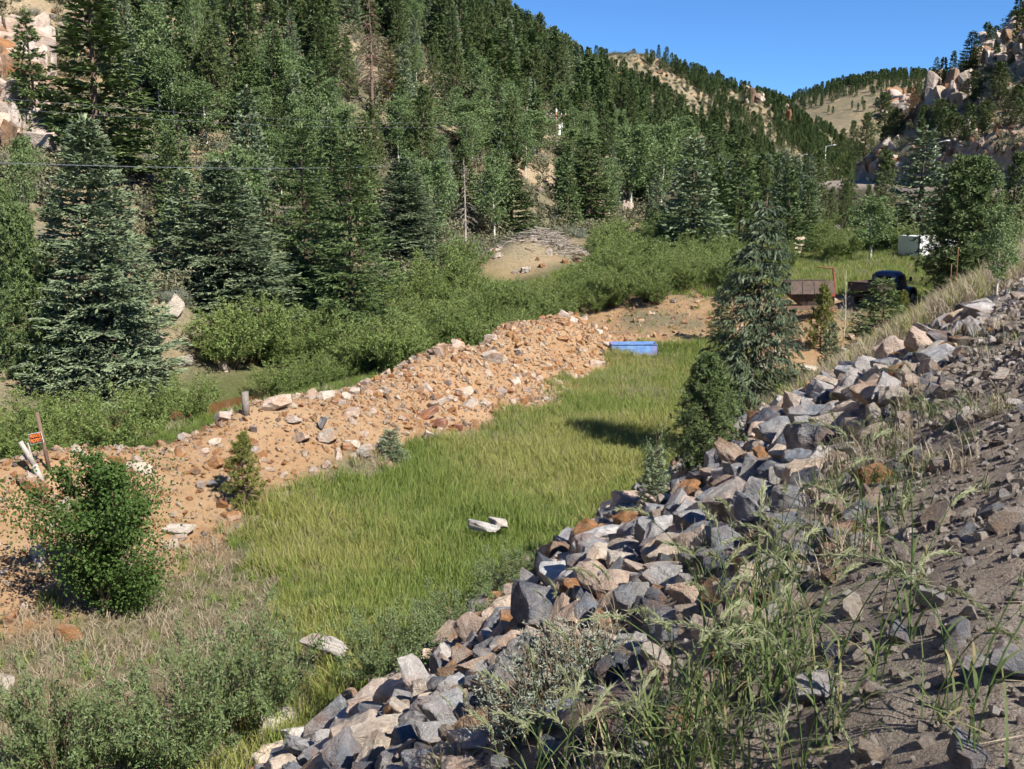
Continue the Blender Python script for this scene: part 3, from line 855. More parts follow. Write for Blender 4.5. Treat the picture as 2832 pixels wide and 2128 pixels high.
# ------------------------------------------------------------------ prototypes
SPR = {}
def sp(key, mat, bark, n, h, r, **kw):
    SPR[key] = [(*spruce('%s%d' % (key, i), h, r, mat, bark, seed=hash_s(key) + i, **kw), h, r) for i in range(n)]
def hash_s(s): return sum(ord(c) * (i + 3) for i, c in enumerate(s)) % 900
sp('blue', M_BLUE, B_CON, 2, 12, 2.9, whorls=46, per=9, nt=22, sub=5, droop=.30, lift=.28, gap=.07, sp_l=.21, sp_w=.064)
sp('green', M_GREEN, B_CON, 2, 11, 2.4, whorls=40, per=8, nt=16, sub=4, droop=.28, lift=.22, gap=.16, sp_l=.22, sp_w=.052)
sp('droopy', M_GREY, B_CON, 1, 9.2, 2.0, whorls=42, per=8, nt=16, sub=5, droop=.60, lift=.10, gap=.30, sp_l=.20, sp_w=.045, hang=.5, power=.7)
sp('small', M_GREEN, B_CON, 1, 3.6, 1.1, whorls=22, per=7, nt=9, sub=3, droop=.18, lift=.30, gap=.10, sp_l=.15, sp_w=.045)
sp('smallblue', M_BLUE, B_CON, 1, 2.0, .62, whorls=18, per=7, nt=8, sub=3, droop=.05, lift=.55, gap=.05, sp_l=.12, sp_w=.04)
sp('fir', M_DARK, B_CON, 3, 12, 2.5, whorls=28, per=7, nt=9, sub=2, droop=.25, lift=.3, gap=.16, sp_l=.40, sp_w=.15)
sp('firg', M_GREEN, B_CON, 2, 12, 2.3, whorls=26, per=7, nt=8, sub=2, droop=.3, lift=.3, gap=.15, sp_l=.40, sp_w=.15)
sp('firb', M_BLUE, B_CON, 2, 11, 2.3, whorls=26, per=7, nt=8, sub=2, droop=.25, lift=.3, gap=.12, sp_l=.40, sp_w=.15)
sp('tan', M_TAN, B_CON, 1, 11, 1.5, whorls=26, per=6, nt=7, sub=2, droop=.3, lift=.3, gap=.2, sp_l=.34, sp_w=.11)
def pn(key, mat, n, h, r, **kw):
    SPR[key] = [(*pine('%s%d' % (key, i), h, r, mat, B_CON, seed=hash_s(key) + i, **kw), h, r) for i in range(n)]
pn('pine', M_PINE, 3, 9, 2.2, tufts=900, needles=14, nl=.28, nw=.055, bare=.10, shape=.62)
pn('pinebig', M_DARK, 1, 7.5, 2.3, tufts=3000, needles=17, nl=.27, nw=.04, bare=.02, shape=.5)
pn('pinedwarf', M_DARK, 1, 3.6, 1.5, tufts=1900, needles=20, nl=.16, nw=.02, bare=.02, shape=.8)
pn('sapling', M_YPINE, 1, 2.2, .75, tufts=560, needles=20, nl=.13, nw=.016, bare=.03, shape=.8, clump=.5)
pn('rusty', M_RUST, 1, 9, 1.7, tufts=420, needles=12, nl=.30, nw=.05, bare=.1)
def bl(key, mat, bark, n, h, r, **kw):
    SPR[key] = [(*broadleaf('%s%d' % (key, i), h, r, mat, bark, seed=hash_s(key) + i, **kw), h, r) for i in range(n)]
bl('aspen', M_ASPEN, B_ASP, 4, 7, 1.5, leaves=4200, ls=.15, bare=.28, limbs=26)
bl('birch', M_BIRCH, B_ROD, 1, 3.1, 1.5, leaves=26000, ls=.066, bare=.03, limbs=80, stems=10, clump=.26)
def wl(key, mat, n, h, r, **kw):
    SPR[key] = [(*willow('%s%d' % (key, i), h, r, mat, B_ROD, seed=hash_s(key) + i, **kw), h, r) for i in range(n)]
wl('willow', M_WILLOW, 4, 2.8, 1.6, stems=54, leaves=7600, ls=.13, lw=.05)
wl('greywillow', M_GWILLOW, 2, 1.9, 1.5, stems=60, leaves=13000, ls=.075, lw=.026)
wl('thinwillow', M_GWILLOW, 1, 2.0, .6, stems=24, leaves=2600, ls=.085, lw=.028, fan=.8)
wl('sage', M_SAGE, 2, .55, .42, stems=70, leaves=4200, ls=.035, lw=.010, low=.01)
wl('scrub', M_SCRUB, 2, .9, .8, stems=24, leaves=700, ls=.12, lw=.06, low=.02)

PART = {'willow': ('stems', 'leaves'), 'greywillow': ('stems', 'leaves'), 'thinwillow': ('stems', 'leaves'), 'sage': ('stems', 'leaves'), 'scrub': ('stems', 'leaves')}
NAME = {'blue': 'blue_spruce', 'smallblue': 'blue_spruce', 'firb': 'blue_spruce', 'green': 'spruce_tree', 'droopy': 'spruce_tree', 'small': 'spruce_tree', 'fir': 'fir_tree', 'firg': 'spruce_tree',
        'tan': 'browning_spruce', 'pine': 'pine_tree', 'pinebig': 'pine_tree', 'pinedwarf': 'pine_tree', 'sapling': 'pine_sapling', 'rusty': 'dead_pine', 'aspen': 'aspen_tree', 'birch': 'birch_bush',
        'willow': 'willow_bush', 'greywillow': 'willow_bush', 'thinwillow': 'willow_bush', 'sage': 'sagebrush', 'scrub': 'scrub_bush'}
TREES = []      # (name, base point, height) of every plant set as a thing
def plant(key, P, h, w=None, label=None, cat='tree', group=None, var=None, rz=None, tilt=0.0):
    """a tree or bush as a thing: Empty at its foot, trunk and crown as parts; w = crown width"""
    pr = SPR[key][(var if var is not None else random.randrange(99)) % len(SPR[key])]
    k = h / pr[2]; kw = k if w is None else (w / 2) / pr[3]
    o = link(NAME[key], None, None, P - np.array([0, 0, .03 + .004 * h]), (tilt * random.uniform(-1, 1), tilt * random.uniform(-1, 1), random.uniform(0, 6.28) if rz is None else rz), (kw, kw, k))
    o.empty_display_size = .3
    a, b = PART.get(key, ('trunk', 'crown'))
    link(a, pr[0], o); link(b, pr[1], o)
    tag(o, label, cat, group)
    TREES.append((NAME[key], np.array(P), h, o, key))
    return o
def plant_px(key, px, top, base, wpx, label, cat='tree', group=None, dmin=0.0, dist=None, **kw):
    if dist is None:
        P = gp(px, base, dmin)
        while P is None or (base < 160 and math.hypot(P[0], P[1]) > 620): base += 3; P = gp(px, base, dmin)
    else:
        q = at_dist(px, base, dist); P = np.array([q[0], q[1], float(H(q[0], q[1]))])
    d = ray(px, top); hd = math.hypot(P[0], P[1])
    h = CAM[2] + d[2] * hd - P[2]
    sh = (proj(P + np.array([0, 0, h]))[0] - px) * .5
    q = at_dist(px - sh, base, hd); P = np.array([q[0], q[1], float(H(q[0], q[1]))])
    h = CAM[2] + d[2] * hd - P[2]
    _, _, dep = proj(P)
    if key == 'greywillow': h *= 1.22 if px < 320 else .95
    return plant(key, P, h, wpx / FPX * dep * (1.42 if key in ('blue', 'green') else 1.25 if key in ('fir', 'firg', 'firb') else 1.1), label, cat, group, **kw)

build_terrain()

# creek: a narrow strip of water that follows the channel behind the berm
def build_creek():
    m = NT('creek_water'); P = m.geo()
    col = m.ramp(m.noise(.8, 4, .6, P), [(.35, (.11, .045, .018)), (.65, (.17, .075, .032))])
    p = m.principled(col, .12, m.bump(m.noise(5, 3, .5, P), .25, .03), .5)
    mat = m.done(p)
    us = np.linspace(-12, 58, 120); cw = 33 + 1.2 * np.sin(us * .12)
    V = []
    for u_, c_ in zip(us, cw):
        zc = min(float(H(*xy(u_, c_))), float(H(*xy(u_, c_ - .5))), float(H(*xy(u_, c_ + .5))))
        for k in (-1.5, 1.5):
            x_, y_ = xy(u_, c_ + k); V.append((x_, y_, zc + .32))
    V = np.array(V); V[:, 2] = np.repeat(np.convolve(np.pad(V[::2, 2], 6, mode='edge'), np.ones(13) / 13, 'valid'), 2)
    i = np.arange(len(us) - 1) * 2
    F = np.stack([i, i + 1, i + 3, i + 2], -1)[:, ::-1]
    tag(link('creek', mesh_np('creek', V, F, mat, True)), 'narrow rust brown creek in the willows behind the berm', None, None, 'structure')
build_creek()

# asphalt road on the bed to the right
def build_road():
    m = NT('road_asphalt'); P = m.geo()
    mat = m.done(m.principled(m.ramp(m.noise(8, 5, .7, P), [(.3, (.07, .068, .065)), (.7, (.13, .125, .12))]), .85, m.bump(m.noise(60, 3, .6, P), .4, .01)))
    us = np.concatenate([np.linspace(-60, 60, 30), np.linspace(64, 560, 125)])
    V = []
    for u_ in us:
        for k in (-9.6, -5.6, -1.7):
            x_, y_ = xy(u_, VR(u_) + k); V.append((x_, y_, float(ZR(u_)) + .05 * 1.5 + .02))
    i = np.arange(len(us) - 1) * 3
    F = np.concatenate([np.stack([i + a, i + a + 1, i + a + 4, i + a + 3], -1)[:, ::-1] for a in (0, 1)])
    tag(link('road', mesh_np('road', np.array(V), F, mat, True)), 'paved valley road curving along the right hillside', None, None, 'structure')
    white = mat_simple('road_paint', (.72, .71, .66), .7, .15, 5)
    V = []; 
    for u_ in us:
        for k in (-2.12, -1.97):
            x_, y_ = xy(u_, VR(u_) + k); V.append((x_, y_, float(ZR(u_)) + .075 + .026))
    i = np.arange(len(us) - 1) * 2
    r = link('edge_line', mesh_np('edge_line', np.array(V), np.stack([i, i + 1, i + 3, i + 2], -1)[:, ::-1], white, True), bpy.data.objects['road'])
build_road()

# ------------------------------------------------------------------ trees that stand out in the photograph
G1 = 'conifers standing along the creek'
plant_px('blue', 92, 112, 388, 138, 'big blue green spruce nearest the left edge, boughs reaching the creek willows', group=G1, var=0, rz=.4)
plant_px('blue', 229, 157, 336, 128, 'broad grey green spruce just right of the biggest blue spruce', group=G1, var=1, rz=2.2)
plant_px('green', 350, 140, 350, 96, 'dark green layered spruce with a brownish top beside the berm willows', group=G1, var=0)
plant_px('green', 306, 120, 316, 86, 'darkest spruce between the broad grey spruce and the layered spruce', group=G1, var=1)
plant_px('blue', 404, 156, 262, 78, 'compact blue spruce right of the layered dark spruce', group=G1, var=1)
plant_px('firb', 182, 166, 300, 66, 'bluish spruce half hidden between the two biggest left spruces', group=G1)
plant_px('fir', 92, -22, 168, 118, 'tall olive dark fir above the biggest blue spruce at upper left', group=G1, var=0)
plant_px('pinebig', 24, 205, 378, 74, 'yellow green pine at the left edge beside the big blue spruce', group=G1)
plant_px('pinebig', 4, 180, 330, 60, 'pine cut by the left edge below the pale outcrop', group=G1, var=1)
plant_px('fir', 46, 14, 50, 30, 'small dark fir alone on the bare tan slope at upper left', var=1)
plant_px('fir', 512, 163, 236, 54, 'olive spruce standing left of the brush pile mound', group=G1, var=1)
plant_px('fir', 590, 135, 222, 48, 'dark olive fir to the right below the utility pole', group=G1, var=2)
plant_px('firb', 694, 132, 252, 62, 'blue grey spruce left of the drooping spruce, behind the willows', group=G1, var=1)
plant_px('firg', 505, 24, 112, 44, 'tall narrow spruce with brown tip on the hillside above the pole', var=0)
plant_px('tan', 389, 40, 112, 26, 'yellowish dying spruce right beside the tall bare snag')
plant_px('firg', 650, 208, 240, 22, 'small spruce at the foot of the aspens', var=1)
plant_px('fir', 460, 148, 214, 42, 'olive fir just left of the small dead white trunk', var=0)
plant_px('firg', 250, 52, 142, 50, 'dark spruce on the slope above the broad grey spruce', var=0)
plant_px('firb', 212, 18, 116, 54, 'bluish fir high on the slope above the grey spruce', var=0)
plant_px('droopy', 756, 184, 432, 110, 'tall grey green spruce with drooping boughs at the foot of the riprap', var=0, rz=1.0, dist=32)
plant_px('pinedwarf', 708, 352, 470, 84, 'dense dark dwarf pine in front of the drooping spruce')
plant_px('thinwillow', 655, 424, 505, 30, 'thin upright willow beside the dwarf pine', 'bush')
plant_px('smallblue', 656, 446, 511, 30, 'little blue spruce inside the thin willow at the riprap edge')
plant_px('pinebig', 966, 156, 298, 92, 'big dense pine at right that hides the white trailer', dist=58)
plant_px('firb', 921, 124, 246, 66, 'tall blue grey spruce behind the white trailer', var=0, dist=92)
plant_px('pine', 1012, 150, 290, 46, 'pine at the right edge beside the big dense pine', var=2, dist=64)
plant_px('fir', 790, 163, 232, 40, 'yellow green fir right of the drooping spruce top', var=2, dist=84)
plant_px('firg', 808, 178, 228, 30, 'narrow green spruce beside the yellow green fir', var=0, dist=90)
plant_px('firg', 741, 150, 245, 46, 'dark spruce just behind the drooping spruce on its left', var=1, dist=88)
plant_px('small', 884, 276, 345, 62, 'small dark spruce in front of the old pickup', dist=44)
plant_px('smallblue', 832, 322, 362, 20, 'knee high blue spruce among the pale stones below the pickup', dist=42)
plant_px('sapling', 823, 284, 328, 30, 'yellowing pine sapling in front of the rusty hopper', dist=50, var=0)
plant_px('sapling', 903, 290, 326, 22, 'orange tinged sapling beside the pickup wheel', dist=51, var=0)
plant_px('small', 722, 284, 318, 30, 'rusty small spruce left of the drooping spruce', dist=55)
plant_px('sapling', 243, 432, 509, 44, 'yellow green pine sapling on the orange berm slope')
plant_px('smallblue', 391, 429, 460, 28, 'tiny pale blue spruce at the foot of the berm')
plant_px('birch', 100, 462, 616, 140, 'big round leafy birch bush at the left in front of the berm', 'bush', rz=.5)
plant_px('rusty', 911, 86, 124, 18, 'rust red dead pine below the right rock outcrop')
plant_px('thinwillow', 313, 583, 606, 14, 'small pale yellow green sprig in the lower meadow grass', 'bush')
for px, top, base, w, lab in [(196, -20, 110, 16, 'white stemmed aspen at the top left beside the tall fir'), (172, 40, 132, 34, 'aspen left of the dead purple grey shrub'),
        (205, 78, 150, 44, 'bright green aspen above the broad grey spruce'), (300, 60, 138, 44, 'aspen among the dark firs at upper left centre'),
        (268, 128, 172, 60, 'wide pale aspen clump behind the grey spruce'), (330, 96, 142, 50, 'aspen left of the tall snag foot'), (420, 98, 152, 56, 'aspen right of the tall snag foot'),
        (470, 100, 158, 54, 'aspen up slope of the dead white trunk'), (535, 108, 160, 44, 'aspen directly left of the utility pole'), (574, 128, 168, 40, 'aspen directly below the utility pole lamp'),
        (632, 118, 214, 50, 'left one of the aspens with bare white stems'), (662, 126, 220, 46, 'middle one of the aspens with bare white stems'), (676, 118, 196, 40, 'right one of the aspens with bare white stems'),
        (1000, 205, 300, 40, 'white stemmed aspen behind the right edge pine'), (872, 190, 262, 44, 'round pale aspen left of the white trailer')]:
    P = plant_px('aspen', px, top, base, w, lab, group='aspens on the lower hillside')
for px, top, base, w, lab in [(971, 30, 68, 26, 'lone dark spruce on the skyline of the right ridge'), (936, 56, 76, 12, 'small spruce on the skyline left of the lone dark one'), (917, 68, 84, 14, 'small pine on the skyline above the outcrop'),
        (1012, 10, 32, 24, 'pine on the highest rocks at the right edge'), (990, 25, 52, 14, 'small pine among the high right rocks'), (885, 92, 132, 30, 'tall pine on the right spur left of the rusty dead pine'), (866, 112, 138, 26, 'pine lower down the right spur'),
        (897, 108, 138, 30, 'bushy pine under the outcrop by the rusty pine'), (942, 98, 132, 28, 'pine below the split slab of the outcrop'), (955, 112, 140, 34, 'wide pine right below the outcrop'), (925, 104, 130, 18, 'slim pine in front of the outcrop face'),
        (975, 70, 100, 26, 'pine right of the split slab'), (1000, 60, 108, 34, 'dense pine on the right slope near the edge'), (1016, 84, 122, 30, 'pine at the right edge above the aspen'), (985, 100, 130, 30, 'pine at the upper end of the grey scree'),
        (842, 128, 150, 18, 'small pine on the nose of the right spur'), (853, 120, 148, 16, 'narrow pine on the nose of the right spur')]:
    plant_px('pine' if w < 100 and px not in (971, 936) else 'fir', px, top, base, w, lab, group='pines on the right hillside')
for px, top, base, w, lab, ds in [(846, 182, 214, 18, 'small pine below the far road', 118), (868, 184, 224, 16, 'thin pine left of the pale aspen below the road', 112), (832, 186, 226, 16, 'young spruce on the embankment below the road lamp', 116), (905, 205, 262, 22, 'dark bush pine at the trailer end', 90)]:
    plant_px('pine', px, top, base, w, lab, dist=ds, group='pines below the far road')
# willows of the foreground, lower left
for px, top, base, w, k, lab in [(60, 690, 800, 150, 'greywillow', 'grey green willow in the bottom left corner'), (170, 668, 775, 150, 'greywillow', 'silvery willow at the bottom left, second from the corner'),
        (255, 628, 730, 130, 'greywillow', 'dark grey willow above the white boulder slab'), 
        (395, 600, 690, 120, 'greywillow', 'willow in the meadow left of the tall pink boulder'), (455, 584, 640, 90, 'greywillow', 'willow between the pink boulder and the pair of white stones'),
        (505, 548, 600, 90, 'greywillow', 'low willow right below the pair of white stones'), (536, 546, 576, 44, 'greywillow', 'small willow against the layered boulder at the riprap foot')]:
    plant_px(k, px, top, base, w, lab, 'bush', group='grey willows along the riprap foot', dmin=9.5)
# snag, small dead spruce, dead grey shrub
def dead_tree(px, top, base, wpx, label, bark, seed, n, cat='dead tree', thin=None, **kw):
    P = gp(px, base); _, _, dep = proj(P); hd = math.hypot(P[0], P[1]); h = CAM[2] + ray(px, top)[2] * hd - P[2]
    a, b = snag('snag%d' % seed, h, wpx / FPX * dep / 2, bark, seed, n, **kw)
    if thin:      # a sapling: stem and twigs in one mesh
        A = Acc(); h_ = h
        for k in range(n):
            t_ = rng.uniform(.3, .95); az = rng.uniform(0, 6.28); L = .35 * (1.2 - t_)
            A.tube(np.array([[0, 0, h_ * t_ - .02], [math.cos(az) * L, math.sin(az) * L, h_ * t_ + L]]), np.array([.012, .004]), 4)
        tt = np.linspace(0, 1, 8); A.tube(np.stack([np.sin(tt * 5) * .05, 0 * tt, tt * h_], -1), np.linspace(.03, .008, 8), 6)
        tag(link('dead_sapling', A.mesh('dead_sapling', bark, True), None, P - np.array([0, 0, .1])), label, cat); return
    o = link('dead_tree', None, None, P - np.array([0, 0, .1])); link('trunk', a, o); link('boughs', b, o); tag(o, label, cat)
dead_tree(372, -14, 114, 62, 'tall bare brown snag with drooping dead boughs on the hillside', B_SNAG, 1, 130, bare=.25)
dead_tree(465, 157, 258, 34, 'small dead tree with white bare trunk beside the brush pile', B_DEAD, 2, 60)
dead_tree(140, 42, 92, 34, 'dead purple grey shrub tree on the slope at upper left', B_DEAD, 3, 150, droop=-.5, fine=6, bare=.05)
dead_tree(843, 268, 342, 12, 'thin white dead sapling between the hopper and the pickup', B_ASP, 4, 14, droop=-.3, thin=.4)

# ------------------------------------------------------------------ willow thickets behind the berm
def where_word(px):
    for lim, wd in ((50, 'at the left edge'), (110, 'below the biggest spruce'), (170, 'below the pale rubble'), (240, 'below the grey spruce'), (300, 'beside the stump post'), (360, 'below the layered spruce'), (430, 'below the compact spruce'),
                    (480, 'below the dead white trunk'), (560, 'before the brush mound'), (610, 'left above the trough'), (660, 'right above the trough'), (720, 'left of drooping spruce'), (780, 'behind the drooping spruce'), (830, 'behind the rusty hopper'),
                    (880, 'left of the pickup'), (930, 'left of the trailer'), (1200, 'at the right edge')):
        if px < lim: return wd
WSET = []
def wtry(u_, v_, h):
    P = ground(np.array([u_]), np.array([v_]))[0]; px, py, dep = proj(P)
    if 470 < px < 600:
        lim = 280 if px < 575 else 262
        h = min(h, (py - lim) / FPX * dep * 1.02)
        if h < .8: return
    tp_ = proj(P + np.array([0, 0, h]))[1]
    if 140 < px < 208 and tp_ < 352 and py > 330: return
    if px < 170 and tp_ < 372: return
    if -60 < px < 1060: WSET.append((P, h, px, py, dep))
for u_ in np.arange(6, 23.5, 1.25): wtry(u_ + rng.normal() * .3, 28.2 + rng.normal() * .8, rng.uniform(1.9, 2.8))
for u_ in np.arange(14, 46, 1.35):
    if not (29.5 < u_ < 34.5): wtry(u_ + rng.normal() * .3, 31.2 + rng.normal() * .5, rng.uniform(1.7, 2.5))
for u_ in np.arange(14, 84, 1.5): wtry(u_ + rng.normal() * .4, 36.4 + rng.normal() * .9, rng.uniform(1.6, 3.9))
for u_ in np.arange(41, 82, 1.4):
    for v_ in (27.5, 30.5, 33.5):
        if rng.random() < .85: wtry(u_ + rng.normal() * .5, v_ + rng.normal() * .7 + max(0, 2.5 - abs(u_ - 44) * .5), rng.uniform(2.0, 3.4))
for u_ in np.arange(84, 150, 2.6):
    for k in range(3): wtry(u_ + rng.normal() * .8, VR(u_) + rng.uniform(12, V0(u_) - VR(u_) - 1) if V0(u_) - VR(u_) > 14 else 40, rng.uniform(1.6, 3.0))
for u_ in np.arange(66, 84, 2.2):
    for k in range(2): wtry(u_, rng.uniform(20, 27), rng.uniform(.9, 1.8))
for k in range(80): wtry(rng.uniform(45, 62), rng.uniform(25.3, 35), rng.uniform(1.5, 2.6))
for k in range(56): wtry(rng.uniform(57, 78), rng.uniform(16, 27), rng.uniform(1.4, 2.6))
WSET.sort(key=lambda w: w[4])
for i, (P, h, px, py, dep) in enumerate(WSET):
    row = 'front row' if dep < 46 else ('middle row' if dep < 62 else 'back row')
    if px > 700: row = 'far patch'
    sz = 'tall' if h > 2.9 else 'low' if h < 2.2 else 'middling'
    plant('willow', P, h, h * rng.uniform(.8, 1.3), '%s olive willow, %s of creek thicket, %s' % (sz, row, where_word(px)), 'bush', 'willow thicket along the creek', var=i)

# ------------------------------------------------------------------ the forest on the slopes
CAND = []
def forest():
    hand = np.array([t[1][:2] for t in TREES if t[0] != 'willow_bush'])
    Q = []
    def add(u_, v_, key, h, zone): Q.append((u_, v_, key, h, zone))
    def flush():
        G = ground(np.array([q[0] for q in Q]), np.array([q[1] for q in Q]))
        for (u_, v_, key, h, zone), P in zip(Q, G):
            px, py, dep = proj(P)
            if dep < 5 or px < -70 or px > W + 70: continue
            _, pt, _ = proj(P + np.array([0, 0, h]))
            if pt > HGT or py < -30: continue
            if 350 < px < 396 and pt < 104 and py > 58 and dep < 128: continue          # the snag stands free
            if 536 < px < 580 and pt < 140 and py > 118 and dep < 152: continue          # so does the utility pole
            if 448 < px < 482 and py > 190: continue
            if 56 < px < 134 and pt < 118 and py > 96 and dep < 100: continue
            if np.min(np.hypot(hand[:, 0] - P[0], hand[:, 1] - P[1])) < 1.3: continue
            CAND.append((h * FPX / dep, key, P, h, px, py, pt, dep, zone))
    # left slope
    n = 8600
    U = rng.uniform(30, 800, n); S = rng.random(n)
    dens = fbm(U, S * 120, 34, 3, 81)
    for u_, s_, d_, v0, vc in zip(U, S, dens, V0(U), VC(U)):
        v_ = v0 + 2 + s_ * (vc + 12 - v0)
        x_, y_ = xy(u_, v_)
        if u_ < 200:
            p = .75 + .9 * d_
            if x_ < -24 and x_ / y_ < -.405: p = .035          # bare tan slope at upper left
        else:
            p = .30 + 1.7 * d_ + .18 * (v_ > vc - 14)
        if v_ < v0 + 9: p *= .5
        if 14 < x_ < 34 and 88 < y_ < 118 and v_ < 62: p *= .25        # sandy bank above the willows
        if rng.random() > p: continue
        rr = rng.random()
        if v_ < v0 + 26 and u_ < 170:
            key = 'aspen' if rr < .42 else ('firg' if rr < .56 else 'firb' if rr < .72 else 'fir' if rr < .84 else 'pine')
            h = rng.uniform(4.5, 8.5) if key == 'aspen' else rng.uniform(5, 9.5)
        elif u_ < 240:
            key = 'fir' if rr < .46 else 'firg' if rr < .66 else 'firb' if rr < .74 else 'pine' if rr < .93 else 'aspen'
            h = rng.uniform(7, 12.5) if key != 'aspen' else rng.uniform(5, 8)
        else:
            key = 'pine' if rr < .55 else 'fir' if rr < .85 else 'firg'
            h = rng.uniform(4.5, 8)
        add(u_, v_, key, h, 'left')
    # right spur
    U = rng.uniform(110, 560, 230); VV = VR(U) - 10.3 - rng.uniform(4, 75, 230); D = fbm(U, VV, 22, 3, 82)
    for u_, v_, d_ in zip(U, VV, D):
        if d_ < -.02: continue
        add(u_, v_, 'pine' if rng.random() < .7 else 'fir', rng.uniform(4.0, 7.0), 'right')
    # valley bottom and far slope beside the road
    for k in range(240):
        u_ = rng.uniform(120, 420); w = float(V0(u_) - VR(u_)); v_ = float(VR(u_)) + rng.uniform(8, max(9, w))
        add(u_, v_, 'firb' if rng.random() < .4 else 'pine', rng.uniform(5, 10), 'valley')
    flush()
    # distant hill
    n = 8000
    X = rng.uniform(150, 820, n); Y = rng.uniform(700, 1320, n); Z = H(X, Y); D = fbm(X, Y, 120, 3, 83)
    keep_ = rng.random(n) < sstep(80, 125, Z) * (.5 + .5 * sstep(330, 430, X)) + .9 * sstep(.08, .3, D) * sstep(300, 360, X)
    for x_, y_, z, k_ in zip(X, Y, Z, keep_):
        if k_: CAND.append((9 * FPX / y_, 'far', np.array([x_, y_, z]), rng.uniform(7, 11), 0, 0, 0, y_, 'far'))
forest()
CAND.sort(key=lambda c: -c[0])
LM = [(46, 'above the pale left cliff'), (150, 'above the biggest blue spruce'), (235, 'above the broad grey spruce'), (330, 'left of the tall bare snag'), (410, 'beside the tall bare snag'),
      (500, 'right of the tall bare snag'), (540, 'left of the utility pole'), (600, 'behind the utility pole'), (690, 'above the white stemmed aspens'), (780, 'left of the valley notch'), (1100, 'right of the valley notch')]
SPW = {'fir': 'dark olive fir', 'firg': 'dark green spruce', 'firb': 'blue green spruce', 'pine': 'rounded green pine', 'aspen': 'pale green aspen'}
def forest_label(key, px, py, pt, zone):
    if zone == 'right': return SPW[key] + ' on the rocky hillside right of the road'
    if zone == 'valley': return SPW[key] + ' in the narrow valley left of the far road'
    lm = next(w for l, w in LM if px < l)
    band = 'top' if py < 45 else 'upper' if py < 90 else 'middle' if py < 140 else 'lower' if py < 185 else 'lowest'
    return '%s on the %s slope %s' % (SPW[key], band, lm)
nc = na_ = 0; rest = []
NCON = 300 - sum(1 for t in TREES if t[0] in ('blue_spruce', 'spruce_tree', 'fir_tree', 'pine_tree'))
for c in CAND:
    a, key, P, h, px, py, pt, dep, zone = c
    if key == 'far': rest.append(c); continue
    vis = -20 < px < W + 20 and pt < HGT and py > 0
    if key == 'aspen':
        if vis and na_ < 150: na_ += 1; plant('aspen', P, h, h * .42, forest_label(key, px, py, pt, zone), 'tree', 'aspens on the lower hillside'); continue
    elif vis and nc < NCON:
        nc += 1; plant(key, P, h, h * rng.uniform(.36, .5) * (1.15 if key == 'pine' else 1), forest_label(key, px, py, pt, zone), 'tree', 'conifers of the hillside forest'); continue
    rest.append(c)
# low detail trees for the rest: crown and trunk in one mesh
def low_tree(name, mat, kind, seed):
    global rng
    keep = rng; rng = np.random.default_rng(7000 + seed)
    A = Acc()
    A.tube(np.array([[0, 0, 0], [0, 0, 5], [0, 0, 9.5]]), np.array([.16, .1, .02]), 4)
    n = 330
    t = rng.uniform(.06, 1, n) ** (1.0 if kind == 'fir' else .85)
    env = 1.9 * (1 - t) ** .8 if kind == 'fir' else 2.1 * np.sqrt(np.clip(1 - (2 * t - 1.0) ** 2 * (t > .5), 0, 1)) * (.35 + .65 * np.clip(t * 2.2, 0, 1)) * (1 - .45 * t)
    az = rng.uniform(0, 6.28, n); rr = env * rng.uniform(.15, .8, n)
    hd = np.stack([np.cos(az), np.sin(az), 0 * az], -1)
    P = hd * rr[:, None] + np.array([0, 0, 10.0]) * t[:, None]
    D = hd + np.array([0, 0, 1]) * (rng.normal(size=n) * .3 + (-.15 if kind == 'fir' else .35))[:, None]
    A.kite(P, D, .95 * rng.uniform(.6, 1.2, n), .42, tip=rng.random(n) * .7)
    rng = keep
    return A.mesh(name, mat)
LOW = [low_tree('low_fir_a', M_DARK, 'fir', 1), low_tree('low_fir_b', M_GREEN, 'fir', 2), low_tree('low_pine_a', M_PINE, 'pine', 3), low_tree('low_pine_b', M_DARK, 'pine', 4), low_tree('low_blue', M_BLUE, 'fir', 5)]
LI = {'fir': (0, 1), 'firg': (1, 0), 'firb': (4, 1), 'pine': (2, 3), 'far': (3, 2, 0)}
def forest_stuff(name, sel, label, group):
    if not sel: return
    P = np.array([c[2] for c in sel]); P[:, 2] -= .1
    h = np.array([c[3] for c in sel]) / 10.0
    rot = np.zeros((len(sel), 3)); rot[:, 2] = rng.uniform(0, 6.28, len(sel))
    wd = h * rng.uniform(.85, 1.25, len(sel))
    scatter(name, LOW, P, rot, np.stack([wd, wd, h], -1), [random.choice(LI.get(c[1], (0, 1))) for c in sel], label, group)
forest_stuff('far_forest', [c for c in rest if c[8] != 'far'], 'mass of farther conifers covering the upper left slopes', None)
forest_stuff('distant_forest', [c for c in rest if c[8] == 'far'], 'dark pine wood on the distant hill', None)

